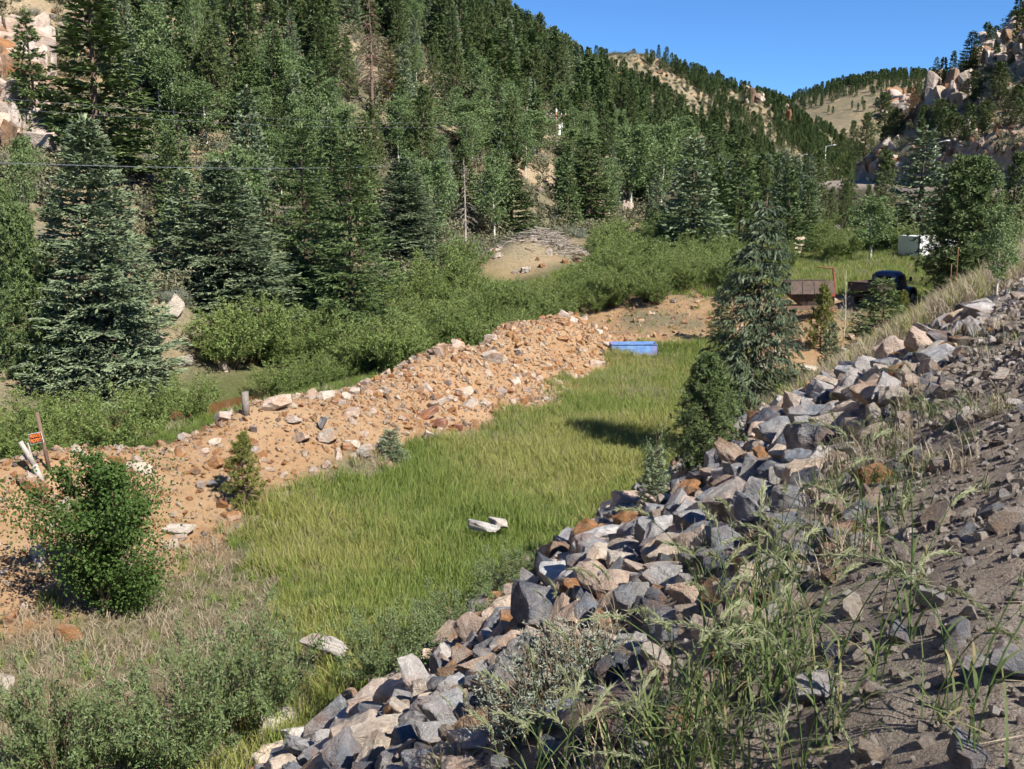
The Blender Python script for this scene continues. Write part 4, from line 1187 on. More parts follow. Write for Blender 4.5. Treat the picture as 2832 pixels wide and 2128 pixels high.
# ------------------------------------------------------------------ grass and scrub that nobody could count
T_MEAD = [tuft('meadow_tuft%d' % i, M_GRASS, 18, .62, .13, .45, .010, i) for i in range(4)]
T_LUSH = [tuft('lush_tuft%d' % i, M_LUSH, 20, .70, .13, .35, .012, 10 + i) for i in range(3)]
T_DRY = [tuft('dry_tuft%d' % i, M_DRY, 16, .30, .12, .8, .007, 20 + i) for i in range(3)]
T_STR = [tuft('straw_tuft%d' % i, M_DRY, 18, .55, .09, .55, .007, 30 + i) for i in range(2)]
def rots(n, tilt=.12):
    r = rng.normal(size=(n, 3)) * tilt; r[:, 2] = rng.uniform(0, 6.28, n); return r
def meadow():
    n = 60000
    U, V_ = rand_in(n, 2, 54, 6, 21)
    P = ground(U, V_)
    emb = ZR(U) - EDROP(V_ - VR(U))
    dr = dryness(U, V_)
    crest = 22.6 + np.sin(U * .16 + .6)
    zfl = ZF(U)
    ok = (P[:, 2] > emb + .10) & (P[:, 2] < zfl + .55) & in_view(P, 60, .6) & (dr < rng.random(n) * .8) & (U < 51.5) & (V_ < 18.4 + 1.2 * fbm(U, V_, 2.5, 2, 98) + .05 * np.clip(U - 30, 0, 20))
    P, U, V_, dr = P[ok], U[ok], V_[ok], dr[ok]
    m = len(P)
    lush = rng.random(m) < np.clip(.08 + 1.1 * fbm(P[:, 0], P[:, 1], 5, 3, 91) + .55 * np.exp(-((U - 20 + .75 * (12 - V_)) / 3.2) ** 2) , 0, 1)
    idx = np.where(lush, 4 + rng.integers(0, 3, m), rng.integers(0, 4, m))
    idx = np.where((rng.random(m) < .13 + .9 * np.clip(fbm(P[:, 0], P[:, 1], 5.0, 4, 94), 0, 1)) & ~lush, 7 + rng.integers(0, 2, m), idx)
    sc = rng.uniform(.5, 1.0, m) * (1 + .6 * fbm(P[:, 0], P[:, 1], 2.6, 3, 92)) * (1 - .35 * dr)
    scatter('meadow_grass', T_MEAD + T_LUSH + T_STR, P - [0, 0, .02], rots(m), sc, idx, 'tall green and straw coloured grass of the marsh meadow')
    n = 26000
    U, V_ = rand_in(n, 0, 60, 5, 33)
    P = ground(U, V_); emb = ZR(U) - EDROP(V_ - VR(U))
    dr = dryness(U, V_)
    strip = (V_ > 24.5) & (V_ < 31)
    bank = (U > 50) & (V_ < 27)
    ok = (P[:, 2] > emb + .15) & in_view(P, 60, .3) & ((dr > rng.random(n)) | (bank & (rng.random(n) < .14)) | (strip & (rng.random(n) < .6)) )
    ok &= ~((V_ > 18.2) & (V_ < 24.3) & (U < 52.5))
    P, U, V_ = P[ok], U[ok], V_[ok]; m = len(P)
    green = ((V_ > 24.5) & (U < 50) & (rng.random(m) < .8)) | (rng.random(m) < .22)
    idx = np.where(green, 3 + rng.integers(0, 3, m), rng.integers(0, 3, m))
    scatter('dry_grass', T_DRY + T_LUSH, P - [0, 0, .02], rots(m, .2), rng.uniform(.7, 1.3, m) * np.where(green, .5, 1.0), idx, 'short grey dry grass and weeds round the berm')
    # upper valley: grass terrace round the truck and farther, grass slope of the embankment
    n = 52000
    U, V_ = rand_in(n, 20, 130, 0, 34)
    V_ = V_ + VR(U)
    P = ground(U, V_); dv = V_ - VR(U)
    onemb = np.abs(P[:, 2] - ZR(U) + EDROP(dv)) < .45
    ok = in_view(P, 60, .5) & (((U > 60) & ~onemb) | (onemb & (U > UEND(dv) + 1.5 * fbm(P[:, 0], P[:, 1], 4, 2, 93)) & (dv > .3))) & (rng.random(n) < np.clip(95 / (U + 10), 0, 1) * np.where(onemb & (U < 60), 1, .8))
    P, U, dv, oe = P[ok], U[ok], dv[ok], onemb[ok]; m = len(P)
    g = rng.random(m) < np.where(oe, .30, .80)
    idx = np.where(g, rng.integers(0, 4, m), 4 + rng.integers(0, 2, m))
    idx = np.where(~oe & g & (rng.random(m) < .5), 6 + rng.integers(0, 3, m), idx)
    scatter('upper_grass', T_MEAD + T_STR + T_LUSH, P - [0, 0, .03], rots(m), rng.uniform(.6, 1.2, m) * np.where(g, .85, 1), idx, 'straw and green grass of the upper valley and embankment end')
    # scrub on the slopes
    n = 26000
    U = rng.uniform(0, 1, n) ** 1.4 * 530 + 30; V_ = np.where(rng.random(n) < .62, V0(U) + rng.uniform(0, 1, n) ** 1.3 * 100, VR(U) - 10.3 - rng.uniform(3, 60, n))
    P = ground(U, V_); ok = in_view(P, 30, 1); P = P[ok]; m = len(P)
    scatter('slope_scrub', [SPR['scrub'][0][1], SPR['scrub'][1][1], SPR['sage'][0][1]], P - [0, 0, .05], rots(m, .1), rng.uniform(.5, 1.5, m) * np.where(np.arange(m) % 3 == 2, 1.6, 1), rng.integers(0, 3, m), 'low grey green scrub dotted over the hillsides')
meadow()
# ------------------------------------------------------------------ boulders
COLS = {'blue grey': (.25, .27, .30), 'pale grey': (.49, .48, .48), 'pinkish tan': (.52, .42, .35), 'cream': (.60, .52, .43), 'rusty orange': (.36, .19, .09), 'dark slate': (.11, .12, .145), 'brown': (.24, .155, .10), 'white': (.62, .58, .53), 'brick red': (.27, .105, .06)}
RIP = [rock_mesh('boulder%d' % i, M_ROCK, 11 + i, cuts=10 + i % 6, rough=.055, sub=2, aspect=[(1, .8, .62), (1, .7, .5), (1, .85, .8), (1.15, .62, .5)][i % 4]) for i in range(12)]
RIPF = []
for i in range(8):
    me = rock_mesh('fill_stone%d' % i, M_ROCKS, 41 + i, cuts=9, bev=.03, sub=0, rough=.02); RIPF.append(me)
BRM = [rock_mesh('berm_stone%d' % i, M_ROCKO, 61 + i, cuts=10, rough=.05, aspect=[(1, .75, .6), (1, .85, .7)][i % 2]) for i in range(6)]
BRMF = [rock_mesh('berm_fill%d' % i, M_ROCKB, 71 + i, cuts=9, bev=.03, sub=0) for i in range(6)]
PEB = [rock_mesh('pebble%d' % i, M_PEB, 81 + i, cuts=8, bev=.05, sub=0) for i in range(6)]
CLF = [rock_mesh('cliff_block%d' % i, M_CLIFF, 91 + i, cuts=12, rough=.07, aspect=[(1, .8, 1.0), (.8, .7, 1.2), (1, .9, .7)][i % 3], bev=.05) for i in range(8)]

BOULD = []   # dict of every boulder set as a thing
def boulder(protos, P, size, color, name, cat, label=None, group=None, zone='', stretch=None, rot=None, sink=.22, part_of=None):
    me = random.choice(protos)
    s = stretch or (random.uniform(.85, 1.25), random.uniform(.8, 1.15), random.uniform(.8, 1.2))
    o = link(name, me, part_of, np.array(P) + np.array([0, 0, size * (.5 * .6 - sink)]),
             rot or (random.gauss(0, .35), random.gauss(0, .35), random.uniform(0, 6.28)), tuple(size * k for k in s))
    c = COLS[color]
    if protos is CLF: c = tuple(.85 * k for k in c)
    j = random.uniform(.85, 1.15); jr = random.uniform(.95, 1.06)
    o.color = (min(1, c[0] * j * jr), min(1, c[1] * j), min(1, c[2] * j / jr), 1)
    if part_of is None:
        tag(o, label, cat, group)
        px, py, dep = proj(P)
        BOULD.append(dict(o=o, px=px, py=py, size=size, app=size * FPX / dep, color=color, zone=zone, label=label, group=group, cat=cat))
    return o

# the ones that stand out, by where they lie
HERO = [(606, 537, 56, 'pale grey', 'broad layered pale grey block beside the meadow at the riprap foot', (1.15, .8, .85)), (657, 540, 36, 'pale grey', 'pointed pale grey boulder right of the layered block', (.9, .8, 1.3)),
        (551, 574, 46, 'pinkish tan', 'rounded tan grey boulder left of the layered block', None), (616, 590, 46, 'blue grey', 'streaked blue grey boulder under the pointed pale one', None), (569, 586, 28, 'pale grey', 'upright wedge boulder beside the rounded tan one', (.8, .8, 1.5)),
        (590, 646, 42, 'pinkish tan', 'smooth pinkish boulder above the sagebrush', None), (471, 640, 46, 'pinkish tan', 'tall pink tan boulder at the meadow edge', (.95, .8, 1.5)), (482, 666, 46, 'pinkish tan', 'pink slab leaning under the tall pink boulder', (1.1, .9, 1.0)),
        (514, 670, 52, 'dark slate', 'dark slate boulder with white vein right of the pink slab', (1.1, .9, 1.0)), (414, 676, 42, 'cream', 'cream boulder with rusty streaks left of the tall pink boulder', (.95, .8, 1.2)), (456, 702, 46, 'pale grey', 'pale bluish pointed boulder below the dark slate one', (1, .9, 1.1)),
        (441, 658, 40, 'pinkish tan', 'tan slab behind the cream boulder', None), (351, 706, 40, 'rusty orange', 'flat orange boulder near the lower left end of the riprap', None), (382, 736, 52, 'cream', 'long cream and orange boulder at the bottom edge', (1.4, .8, .8)),
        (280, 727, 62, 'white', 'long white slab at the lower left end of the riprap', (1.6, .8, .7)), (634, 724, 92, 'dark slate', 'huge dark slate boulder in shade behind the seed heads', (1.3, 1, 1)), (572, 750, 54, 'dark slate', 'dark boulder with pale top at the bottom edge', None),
        (749, 602, 44, 'cream', 'tall cream boulder standing in the foreground grass', (.8, .7, 1.9)), (723, 654, 46, 'rusty orange', 'orange brown boulder at the foot of the foreground grass', None), (795, 505, 46, 'blue grey', 'big blue grey boulder above the foreground grass', (1, .9, 1.2)),
        (884, 394, 76, 'pale grey', 'long pale striped slab high on the riprap', (1.9, .9, .6)), (873, 422, 32, 'cream', 'cream split slab below the striped slab', (.8, .8, 1.5)), (817, 372, 30, 'cream', 'pale tan boulder at the far toe of the riprap', None), (859, 350, 17, 'white', 'white pointed stone below the small dark spruce', (.9, .8, 1.5)),
        (785, 440, 42, 'pale grey', 'long pale grey slab beside the drooping spruce', (1.6, .8, .6)), (717, 500, 38, 'blue grey', 'blue grey boulder right of the rusty brown slab', None), (688, 492, 52, 'rusty orange', 'rusty brown slab at the dwarf pine foot', (1.5, .9, .6)), (729, 481, 44, 'pale grey', 'grey boulder above the rusty brown slab', None),
        (700, 470, 22, 'blue grey', 'small blue grey block against the dwarf pine', (.8, .8, 1.3)), (940, 358, 38, 'pale grey', 'pale grey boulder in the upper right riprap', None), (975, 330, 36, 'pale grey', 'grey boulder in the top right end of the riprap', None), (905, 378, 34, 'rusty orange', 'orange brown boulder above the striped slab', None)]
heroxy = []
for px, py, w, c, lab, st in HERO:
    P = gp(px, py + w * .12); _, _, dep = proj(P); size = .88 * w / FPX * dep
    heroxy.append((*uv(P[0], P[1]), size * .5))
    if st and st[0] > 1.45:
        boulder(RIP, P, size * .72, c, 'boulder', 'boulder', lab, 'riprap boulders on the embankment', 'rip', st, (random.gauss(0, .1), R(-8), R(62) + random.gauss(0, .2)), sink=0)
    elif st and st[2] > 1.25:
        boulder(RIP, P, size, c, 'boulder', 'boulder', lab, 'riprap boulders on the embankment', 'rip', st, (random.gauss(0, .12), random.gauss(0, .12), random.uniform(0, 6.28)), sink=-.1)
    else:
        boulder(RIP, P, size, c, 'boulder', 'boulder', lab, 'riprap boulders on the embankment', 'rip', st, sink=.12)

def pack(n, u0, u1, v0f, v1f, sizes, placed, k=.78):
    """dart throwing on the slope, large stones first; placed = list of (u, v, radius)"""
    out = []
    A = np.zeros((len(placed) + len(sizes), 3)); m = len(placed)
    if m: A[:m] = np.array(placed)
    for s in sizes:
        r_ = s * .5
        for tr in range(12):
            u_ = random.uniform(u0, u1); v_ = random.uniform(v0f(u_), v1f(u_))
            a = A[:m, 0] - u_; b = (A[:m, 1] - v_) * 1.15
            if m == 0 or ((a * a + b * b) > (k * (A[:m, 2] + r_)) ** 2).all():
                A[m] = (u_, v_, r_); m += 1; out.append((u_, v_, s)); break
    return out
def VR0(u_): return float(VR(u_))
def toe(u_): return VR0(u_) + 9.8 - .02 * max(0, u_ - 22)
def rtop(u_): return VR0(u_) + 1.35 + .35 * math.sin(u_ * .9) - (.6 if u_ > 14 else 0)
big = sorted([min(.8, max(.22, random.lognormvariate(-1.0, .38))) for _ in range(2300)], reverse=True)
rp = pack(0, 1.5, 40, rtop, lambda u_: toe(u_), big, [h for h in heroxy], .74)
cand = []
for u_, v_, s in rp:
    P = ground(np.array([u_]), np.array([v_]))[0]; px, py, dep = proj(P)
    if u_ > UEND(v_ - VR0(u_)): continue
    if -60 < px < W + 60 and py < HGT + 60 and dep > 1: cand.append((s * FPX / dep, u_, v_, s, P))
cand.sort(key=lambda c: -c[0])
pal = ['blue grey'] * 5 + ['pale grey'] * 5 + ['pinkish tan'] * 6 + ['cream'] * 3 + ['rusty orange'] + ['dark slate'] * 4 + ['brown'] * 2
NB = 300 - len(HERO)
for a, u_, v_, s, P in cand[:NB]:
    s = min(s, 52 / FPX * proj(P)[2])
    boulder(RIP, P, s, random.choice(pal), 'boulder', 'boulder', None, 'riprap boulders on the embankment', 'rip', sink=.16 + random.uniform(-.12, .06))
rest_r = [(u_, v_, s, .2) for a, u_, v_, s, P in cand[NB:]]
sm = pack(0, 1.5, 40, lambda u_: rtop(u_) - .3, lambda u_: toe(u_) + .2, sorted([random.uniform(.09, .24) for _ in range(3000)], reverse=True), [(c[1], c[2], c[3] * .36) for c in cand] + [(h[0], h[1], h[2] * .7) for h in heroxy], .6)
rest_r += [(u_, v_, s, .1) for u_, v_, s in sm if u_ < UEND(v_ - VR0(u_)) + .5]
def stone_stuff(name, lst, protos, label, tilt=.6, sink=.1):
    A = np.array([(a[0], a[1], a[2]) for a in lst])
    P = ground(A[:, 0], A[:, 1]); ok = in_view(P, 60, .3); A = A[ok]; P = P[ok]
    P[:, 2] += A[:, 2] * (.3 - .14)
    sc = A[:, 2:3] * rng.uniform(.8, 1.2, (len(A), 3))
    scatter(name, protos, P, rots(len(A), tilt), sc, rng.integers(0, len(protos), len(A)), label)
stone_stuff('riprap_stones', rest_r, RIPF, 'small broken stone filling the gaps of the riprap')

# boulders of the berm and the meadow
GB = 'stones of the orange gravel berm'
for px, py, w, c, lab, st in [(273, 404, 27, 'pinkish tan', 'large pale tan stone on the berm crest below the grey spruce', (1.3, .8, .9)), (428, 413, 24, 'brick red', 'dark red flat stone near the berm toe', (1.5, .9, .5)), (440, 424, 20, 'brick red', 'red slab leaning below the dark red flat stone', None), (456, 428, 14, 'brick red', 'brick red block at the berm toe beside the grass', (1, .9, 1)),
        (429, 437, 14, 'cream', 'pale stone under the brick red blocks', None), (28, 482, 26, 'rusty orange', 'orange log shaped boulder at the foot of the leaning post', (1.7, .8, .8)), (178, 528, 27, 'white', 'pinkish white stone beside the birch bush', (1.3, .8, .7)), (72, 634, 25, 'rusty orange', 'orange stone in the dry grass below the birch bush', None),
        (82, 659, 14, 'rusty orange', 'small orange stone below the larger one in dry grass', None), (6, 682, 24, 'cream', 'pale stone at the left edge in dry grass', None), (50, 636, 11, 'rusty orange', 'small orange stone left of the larger orange stone', None), (29, 648, 10, 'rusty orange', 'smallest orange stone near the left edge', None), (170, 544, 15, 'cream', 'cream stone below the pinkish white stone', None), (185, 546, 13, 'cream', 'cream stone right below the pinkish white stone', None),
        (362, 452, 18, 'cream', 'cream stone left of the tiny blue spruce', None), (327, 437, 20, 'cream', 'upright pale stone in the middle of the berm', (.9, .8, 1.3)), (322, 425, 16, 'dark slate', 'dark slate stone beside the upright pale one', (.7, .6, 1.5)), (355, 444, 15, 'cream', 'rounded cream stone near the tiny blue spruce', None),
        (295, 420, 16, 'pinkish tan', 'tan stone in the rubble below the crest stone', None), (302, 437, 16, 'pinkish tan', 'tan stone above the pine sapling', None), (250, 442, 14, 'rusty orange', 'orange stone on the berm above the sapling', None), (213, 484, 14, 'blue grey', 'grey stone left of the pine sapling', None), (440, 352, 16, 'brown', 'dark holed stone on the berm crest', None), (490, 356, 22, 'pinkish tan', 'large tan stone on the far berm crest', (1, .8, 1.1))]:
    P = gp(px, py + w * .2); _, _, dep = proj(P)
    boulder(BRM if c != 'white' else RIP, P, w / FPX * dep, c, 'stone', 'stone', lab, GB, 'berm', st, sink=.1)
for px, py, w, c, lab, st in [(481, 543, 24, 'white', 'left one of the pair of white stones in the meadow', (1.4, .7, .7)), (500, 539, 20, 'white', 'right one of the pair of white stones in the meadow', (1, .9, .8)), (326, 668, 30, 'white', 'whitish stone half shaded in the grass by the riprap', (1.3, .8, .7))]:
    P = gp(px, py + 3); P = gp(px, py + 6); _, _, dep = proj(P)
    boulder(RIP, P + np.array([0, 0, .42]), w / FPX * dep * 1.2, c, 'stone', 'stone', lab, 'white stones in the meadow', 'meadow', st, (.1, .15, -.35), sink=.05)
bp = pack(0, 2, 51, lambda u_: 18.0, lambda u_: 24.0, sorted([min(.6, max(.13, random.lognormvariate(-1.5, .45))) for _ in range(1900)], reverse=True), [], .62)
bc = []
for u_, v_, s in bp:
    if fbm(np.array([u_]), np.array([v_]), 5, 2, 95)[0] < -.28 and s < .35: continue
    P = ground(np.array([u_]), np.array([v_]))[0]; px, py, dep = proj(P)
    if u_ < 23 and s < .34 and random.random() < .6: continue
    if -20 < px < W and v_ < 23.6: bc.append((s * FPX / dep, u_, v_, s, P))
bc.sort(key=lambda c: -c[0])
pal2 = ['rusty orange'] * 5 + ['pinkish tan'] * 5 + ['cream'] * 4 + ['brown'] + ['pinkish tan'] * 4
for a, u_, v_, s, P in bc[:165]:
    boulder(BRM, P, s, random.choice(pal2), 'stone', 'stone', None, GB, 'berm', sink=.24)
fill = [(u_, v_, s) for a, u_, v_, s, P in bc[165:]]
n = 13000
U, V_ = rand_in(n, 0, 52, 17.6, 24.4)
fill += list(zip(U, V_, np.clip(rng.lognormal(-2.5, .45, n), .04, .2)))
stone_stuff('berm_gravel', fill, BRMF, 'loose orange and tan gravel covering the berm', .8)
n = 1800
U, V_ = rand_in(n, 49, 64, 8, 28)
stone_stuff('bank_gravel', list(zip(U, V_, np.clip(rng.lognormal(-2.1, .5, n), .06, .4))), BRMF, 'loose tan stone on the bank behind the blue trough', .8)
# pale rubble heaps under the spruces
def rubble(bx, by, n, spread, smin, smax, label, cols, name='rubble_stone', zone='rubble'):
    for k in range(n):
        x_, y_ = bx + random.gauss(0, spread), by + random.gauss(0, spread)
        s = random.uniform(smin, smax); P = np.array([x_, y_, float(H(x_, y_))])
        boulder(CLF, P, s, random.choice(cols), name, 'stone', label, 'pale rubble at the foot of the left slope', zone, sink=.2)
rubble(-17.5, 48.8, 16, 1.3, .4, 1.3, 'pale tan block in the rubble heap between the two big left spruces', ['cream', 'pinkish tan', 'white'])
rubble(-14.3, 62.5, 9, 1.2, .4, 1.2, 'pale block in the rubble right of the broad grey spruce', ['cream', 'pinkish tan'])
rubble(2.0, 78.0, 22, 2.6, .25, .8, 'tan stone on the mound under the brush pile', ['cream', 'pinkish tan', 'rusty orange'])
rubble(15.0, 82.0, 16, 1.7, .3, .8, 'pale stone in the rubble patch left of the drooping spruce', ['cream', 'pinkish tan'])
rubble(-24, 43.5, 8, 1.2, .3, .8, 'tan stone under the pine at the left edge', ['cream', 'pinkish tan'])
rubble(14.5, 45.5, 16, 1.4, .3, .9, 'pale boulder at the far toe of the riprap by the rusty stakes', ['cream', 'pinkish tan', 'white'])
# lone boulder on the terrace
P = gp(796, 258); _, _, dep = proj(P)
boulder(CLF, P, 17 / FPX * dep, 'cream', 'boulder', 'boulder', 'lone orange tan boulder standing on the far terrace', None, 'lone', (1, .8, 1.5), (0, .25, .6), sink=-.15)

# rock outcrops: each one a thing whose blocks are its parts
def outcrop(label, px, py, wpx, hpx, n, bs, cols, steep=.5, seed=0):
    r = random.Random(seed)
    o = link('rock_outcrop', None); c0 = None
    tag(o, label, 'rock outcrop', 'rock outcrops of the hillsides')
    for k in range(n):
        a, b = r.uniform(-.5, .5), r.uniform(-.5, .5)
        q = gp(px + a * wpx, py + b * hpx)
        if q is None: continue
        if c0 is None: c0 = q; o.location = q
        if np.linalg.norm(q - c0) > 40: continue
        _, _, dep = proj(q)
        s = bs / FPX * dep * r.uniform(.45, 1.25)
        nb_ = True; bl_ = boulder(CLF, q - c0, s, r.choice(cols), 'block', None, stretch=(r.uniform(.8, 1.3), r.uniform(.8, 1.2), r.uniform(.9, 1.7)), rot=(r.gauss(0, .15), r.gauss(0, .15), r.uniform(0, 6.28)), sink=-.12, part_of=o)
    if c0 is None: bpy.data.objects.remove(o)
OC = ['pinkish tan', 'brown', 'rusty orange', 'cream', 'cream', 'pinkish tan', 'brown']
outcrop('blocky tan outcrop above the rusty dead pine on the right spur', 912, 102, 58, 34, 80, 15, OC, seed=1)
outcrop('tilted slab outcrop in the middle of the right ridge', 950, 94, 40, 34, 44, 15, OC, seed=2)
outcrop('jagged outcrop on the skyline at the upper right', 1000, 50, 54, 36, 70, 13, OC, seed=3)
outcrop('highest tan rocks in the upper right corner', 1016, 28, 26, 22, 34, 12, OC, seed=4)
outcrop('sunlit rock rib beside the road cut', 882, 150, 36, 44, 60, 10, OC, seed=5)
outcrop('small rocks on the slope right of the outcrop', 985, 88, 60, 40, 26, 8, OC, seed=6)
outcrop('scattered boulders on the grey scree at the right', 985, 140, 70, 40, 50, 8, OC, seed=7)
outcrop('pale rocks on the skyline above the far left spur', 752, 100, 18, 10, 12, 9, OC, seed=8)
outcrop('pale crag at the end of the left slope beside the notch', 786, 118, 14, 20, 12, 9, OC, seed=9)
outcrop('pale stones on the open slope below the left skyline', 640, 84, 110, 50, 40, 5, OC, seed=10)
outcrop('large pale cliff cut by the left edge', 16, 74, 56, 56, 64, 30, ['pinkish tan', 'brown', 'rusty orange', 'pinkish tan'], seed=11)
outcrop('pale rounded rocks at the left edge beside the big blue spruce', 16, 134, 56, 40, 40, 28, ['pinkish tan', 'brown', 'pinkish tan'], seed=12)
outcrop('small tan rocks on the slope above the grey spruce', 224, 120, 26, 22, 12, 10, OC, seed=13)
outcrop('tan rocks on the bank above the willow thicket', 628, 212, 60, 24, 22, 9, OC, seed=14)
outcrop('rocks on the embankment below the far road', 848, 224, 36, 18, 20, 7, ['cream', 'pinkish tan'], seed=15)
outcrop('pale rocks on the bare slope at upper left', 66, 40, 50, 60, 18, 9, OC, seed=16)

n = 5200
U = rng.uniform(40, 420, n); V_ = np.where(rng.random(n) < .45, V0(U) + rng.uniform(-1, 100, n), VR(U) - 10.3 - rng.uniform(.5, 60, n))
HST = [rock_mesh('hill_stone%d' % i, mat_rock('rock_hill_fill', False, [(0, (.40, .31, .22)), (.3, (.30, .22, .16)), (.55, (.48, .39, .29)), (.8, (.25, .20, .17))], .6) if i == 0 else bpy.data.materials['rock_hill_fill'], 121 + i, cuts=10, bev=.04, sub=0) for i in range(5)]
okh = fbm(U, V_, 12, 3, 99) > -.05
stone_stuff('slope_stones', list(zip(U[okh], V_[okh], np.clip(rng.lognormal(-.35, .5, n)[okh], .3, 2.4))), HST, 'tan stones strewn over the hillsides', .5)

# pebbles of the road shoulder near the camera
n = 34000
U = rng.uniform(0, 1, n) ** 1.5 * 27; V_ = rng.uniform(-1.6, 3.4, n)
sz = np.clip(rng.lognormal(-3.75, .6, n), .009, .13) * np.clip(.6 + U / 14, .8, 1.8)
stone_stuff('shoulder_gravel', list(zip(U, V_, sz)), PEB, 'loose grey gravel of the road shoulder', 1.0)
for k in range(95):
    u_ = random.uniform(1.5, 20); v_ = random.uniform(.0, 2.2); P = ground(np.array([u_]), np.array([v_]))[0]
    boulder(RIP, P, min(.34, random.lognormvariate(-2.0, .45)), random.choice(['blue grey', 'brown', 'pale grey', 'cream', 'pinkish tan', 'white', 'pale grey']), 'stone', 'stone', None, 'loose stones on the shoulder slope', 'shoulder', sink=.16)

n = 420
stone_stuff('shoulder_rubble', list(zip(rng.uniform(1.5, 24, n), rng.uniform(-.2, 2.2, n), np.clip(rng.lognormal(-2.2, .4, n), .05, .3))), RIPF, 'small broken stone strewn on the shoulder slope', .7)
# labels of the remaining stones: size, colour, place; ordinal from the left where a few are alike
def zone_label(b):
    sz = 'large' if b['app'] > 34 else 'medium' if b['app'] > 20 else 'small'
    if b['zone'] == 'rip':
        px, py = b['px'], b['py']
        e = 769 - (px - 200) * .60
        k = (py - e)
        band = 'along the meadow edge' if k < 40 else 'midway up the riprap' if k < 130 else 'high on the riprap'
        pl = 'at lower left' if px < 420 else 'near the tall pink boulder' if px < 560 else 'below the layered block' if px < 660 else 'behind the foreground grass' if px < 780 else 'by the striped slab' if px < 900 else 'at the right edge'
        return '%s %s boulder %s %s' % (sz, b['color'], band, pl)
    if b['zone'] == 'berm':
        px = b['px']
        sz = 'larger' if b['app'] > 13 else 'middling' if b['app'] > 8 else 'small'
        pl = 'left of the birch bush' if px < 60 else 'behind the birch bush' if px < 165 else 'left of the pine sapling' if px < 240 else 'right of the pine sapling' if px < 320 else 'around the tiny blue spruce' if px < 410 else 'near the brick red blocks' if px < 490 else 'at the far end'
        return '%s %s stone on the berm %s' % (sz, b['color'], pl)
    if b['zone'] == 'shoulder':
        pl = 'near the foreground grass' if b['px'] < 820 else 'at the right edge' if b['px'] > 940 else 'on the dark bank'
        return '%s %s loose stone on the gravel shoulder %s' % (sz, b['color'], pl)
    return b['label']
from collections import defaultdict
ORD = ['leftmost'] + [w + ' from left' for w in ('second', 'third', 'fourth', 'fifth', 'sixth', 'seventh', 'eighth', 'ninth', 'tenth', 'eleventh', 'twelfth', 'thirteenth', 'fourteenth', 'fifteenth', 'sixteenth', 'seventeenth', 'eighteenth', 'nineteenth', 'twentieth', 'twentyfirst', 'twentysecond', 'twentythird', 'twentyfourth', 'twentyfifth', 'twentysixth')]
def ordinals(items):
    """items: (object, label, px); adds an ordinal where two to six share a label"""
    d = defaultdict(list)
    for o, l, px in items: d[l].append((px, o))
    for l, lst in d.items():
        lst.sort(key=lambda t: t[0])
        for i, (px, o) in enumerate(lst):
            o['label'] = l if len(lst) == 1 or len(lst) > 26 else '%s, %s' % (l, ORD[i])
ordinals([(b['o'], b['label'] or zone_label(b), b['px']) for b in BOULD])
ordinals([(t[3], t[3]['label'], proj(t[1])[0]) for t in TREES])
# ------------------------------------------------------------------ foreground grasses and sage
RYE = [rye_clump('rye%d' % i, M_RYE, M_HEAD, 34, .66, i, 5, .10, .0052) for i in range(4)]
RYED = [rye_clump('straw%d' % i, M_DRY, M_HEAD, 34, .42, 20 + i, 3, .08, .004) for i in range(2)]
BLD = [rye_clump('short%d' % i, M_RYE, M_HEAD, 22, .38, 40 + i, 0, .10, .005)[0] for i in range(3)]
def rye(px, py, h, label, protos=RYE, name='wheatgrass_clump', k=0):
    P = gp(px, py); pr = protos[k % len(protos)]
    o = link(name, None, None, P - np.array([0, 0, .02]), (0, 0, random.uniform(0, 6.28)), (h, h, h))
    link('blades', pr[0], o)
    for hm in pr[1]: link('seed_head', hm, o)
    tag(o, label, 'grass clump', 'tall grass clumps in the foreground')
FG = [(545, 800, 'tall seeding grass cut by the bottom edge, left of centre'), (590, 790, 'tall seeding grass at the bottom edge in front of the dark slate boulder'), (640, 775, 'tall seeding grass at the bottom right of centre'), (690, 770, 'green grass clump at the bottom edge below the orange boulder'),
      (730, 752, 'dense green grass clump below the orange brown boulder'), (715, 715, 'green grass clump left of the cream boulder'), (765, 700, 'tall grass clump right below the tall cream boulder'), (790, 660, 'grass clump right of the tall cream boulder'), (755, 655, 'grass clump at the foot of the tall cream boulder'),
      (830, 745, 'seeding grass on the dark bank at lower right'), (815, 690, 'thin seeding grass on the dark bank'), (860, 700, 'single tall seeding grass on the gravel bank'), (900, 640, 'thin grass on the gravel at right'), (770, 600, 'grass clump behind the tall cream boulder'),
      (990, 765, 'thin grass stalks at the bottom right corner'), (945, 720, 'dry grass stalks on the gravel at lower right'), (880, 560, 'grass on the shaded bank at right'), (800, 780, 'short green grass at the bottom edge right of centre'), (660, 735, 'green grass in front of the huge slate boulder')]
THIN = [rye_clump('thin%d' % i, M_RYE, M_HEAD, 7, .55, 60 + i, 3, .05, .005) for i in range(3)]
for i, (px, py, lab) in enumerate(FG): rye(px, py, random.uniform(.8, 1.15), lab, THIN if px > 795 or px < 600 else RYE, k=i)
HEADY = [rye_clump('heady%d' % i, M_RYE, M_HEAD, 9, .8, 80 + i, 3, .05, .006) for i in range(3)]
for i, (px, py, lab) in enumerate([(505, 905, 'pale green bearded seed heads rising from the bottom edge, leftmost'), (560, 930, 'bearded seed heads rising beside the sagebrush'), (600, 900, 'tall bearded seed heads before the huge slate boulder'), (640, 925, 'bearded seed heads right of the huge slate boulder'), (725, 880, 'dense blades rising from the bottom edge below the orange boulder')]):
    rye(px, py, random.uniform(.85, 1.05), lab, HEADY if i < 4 else RYE, k=i)
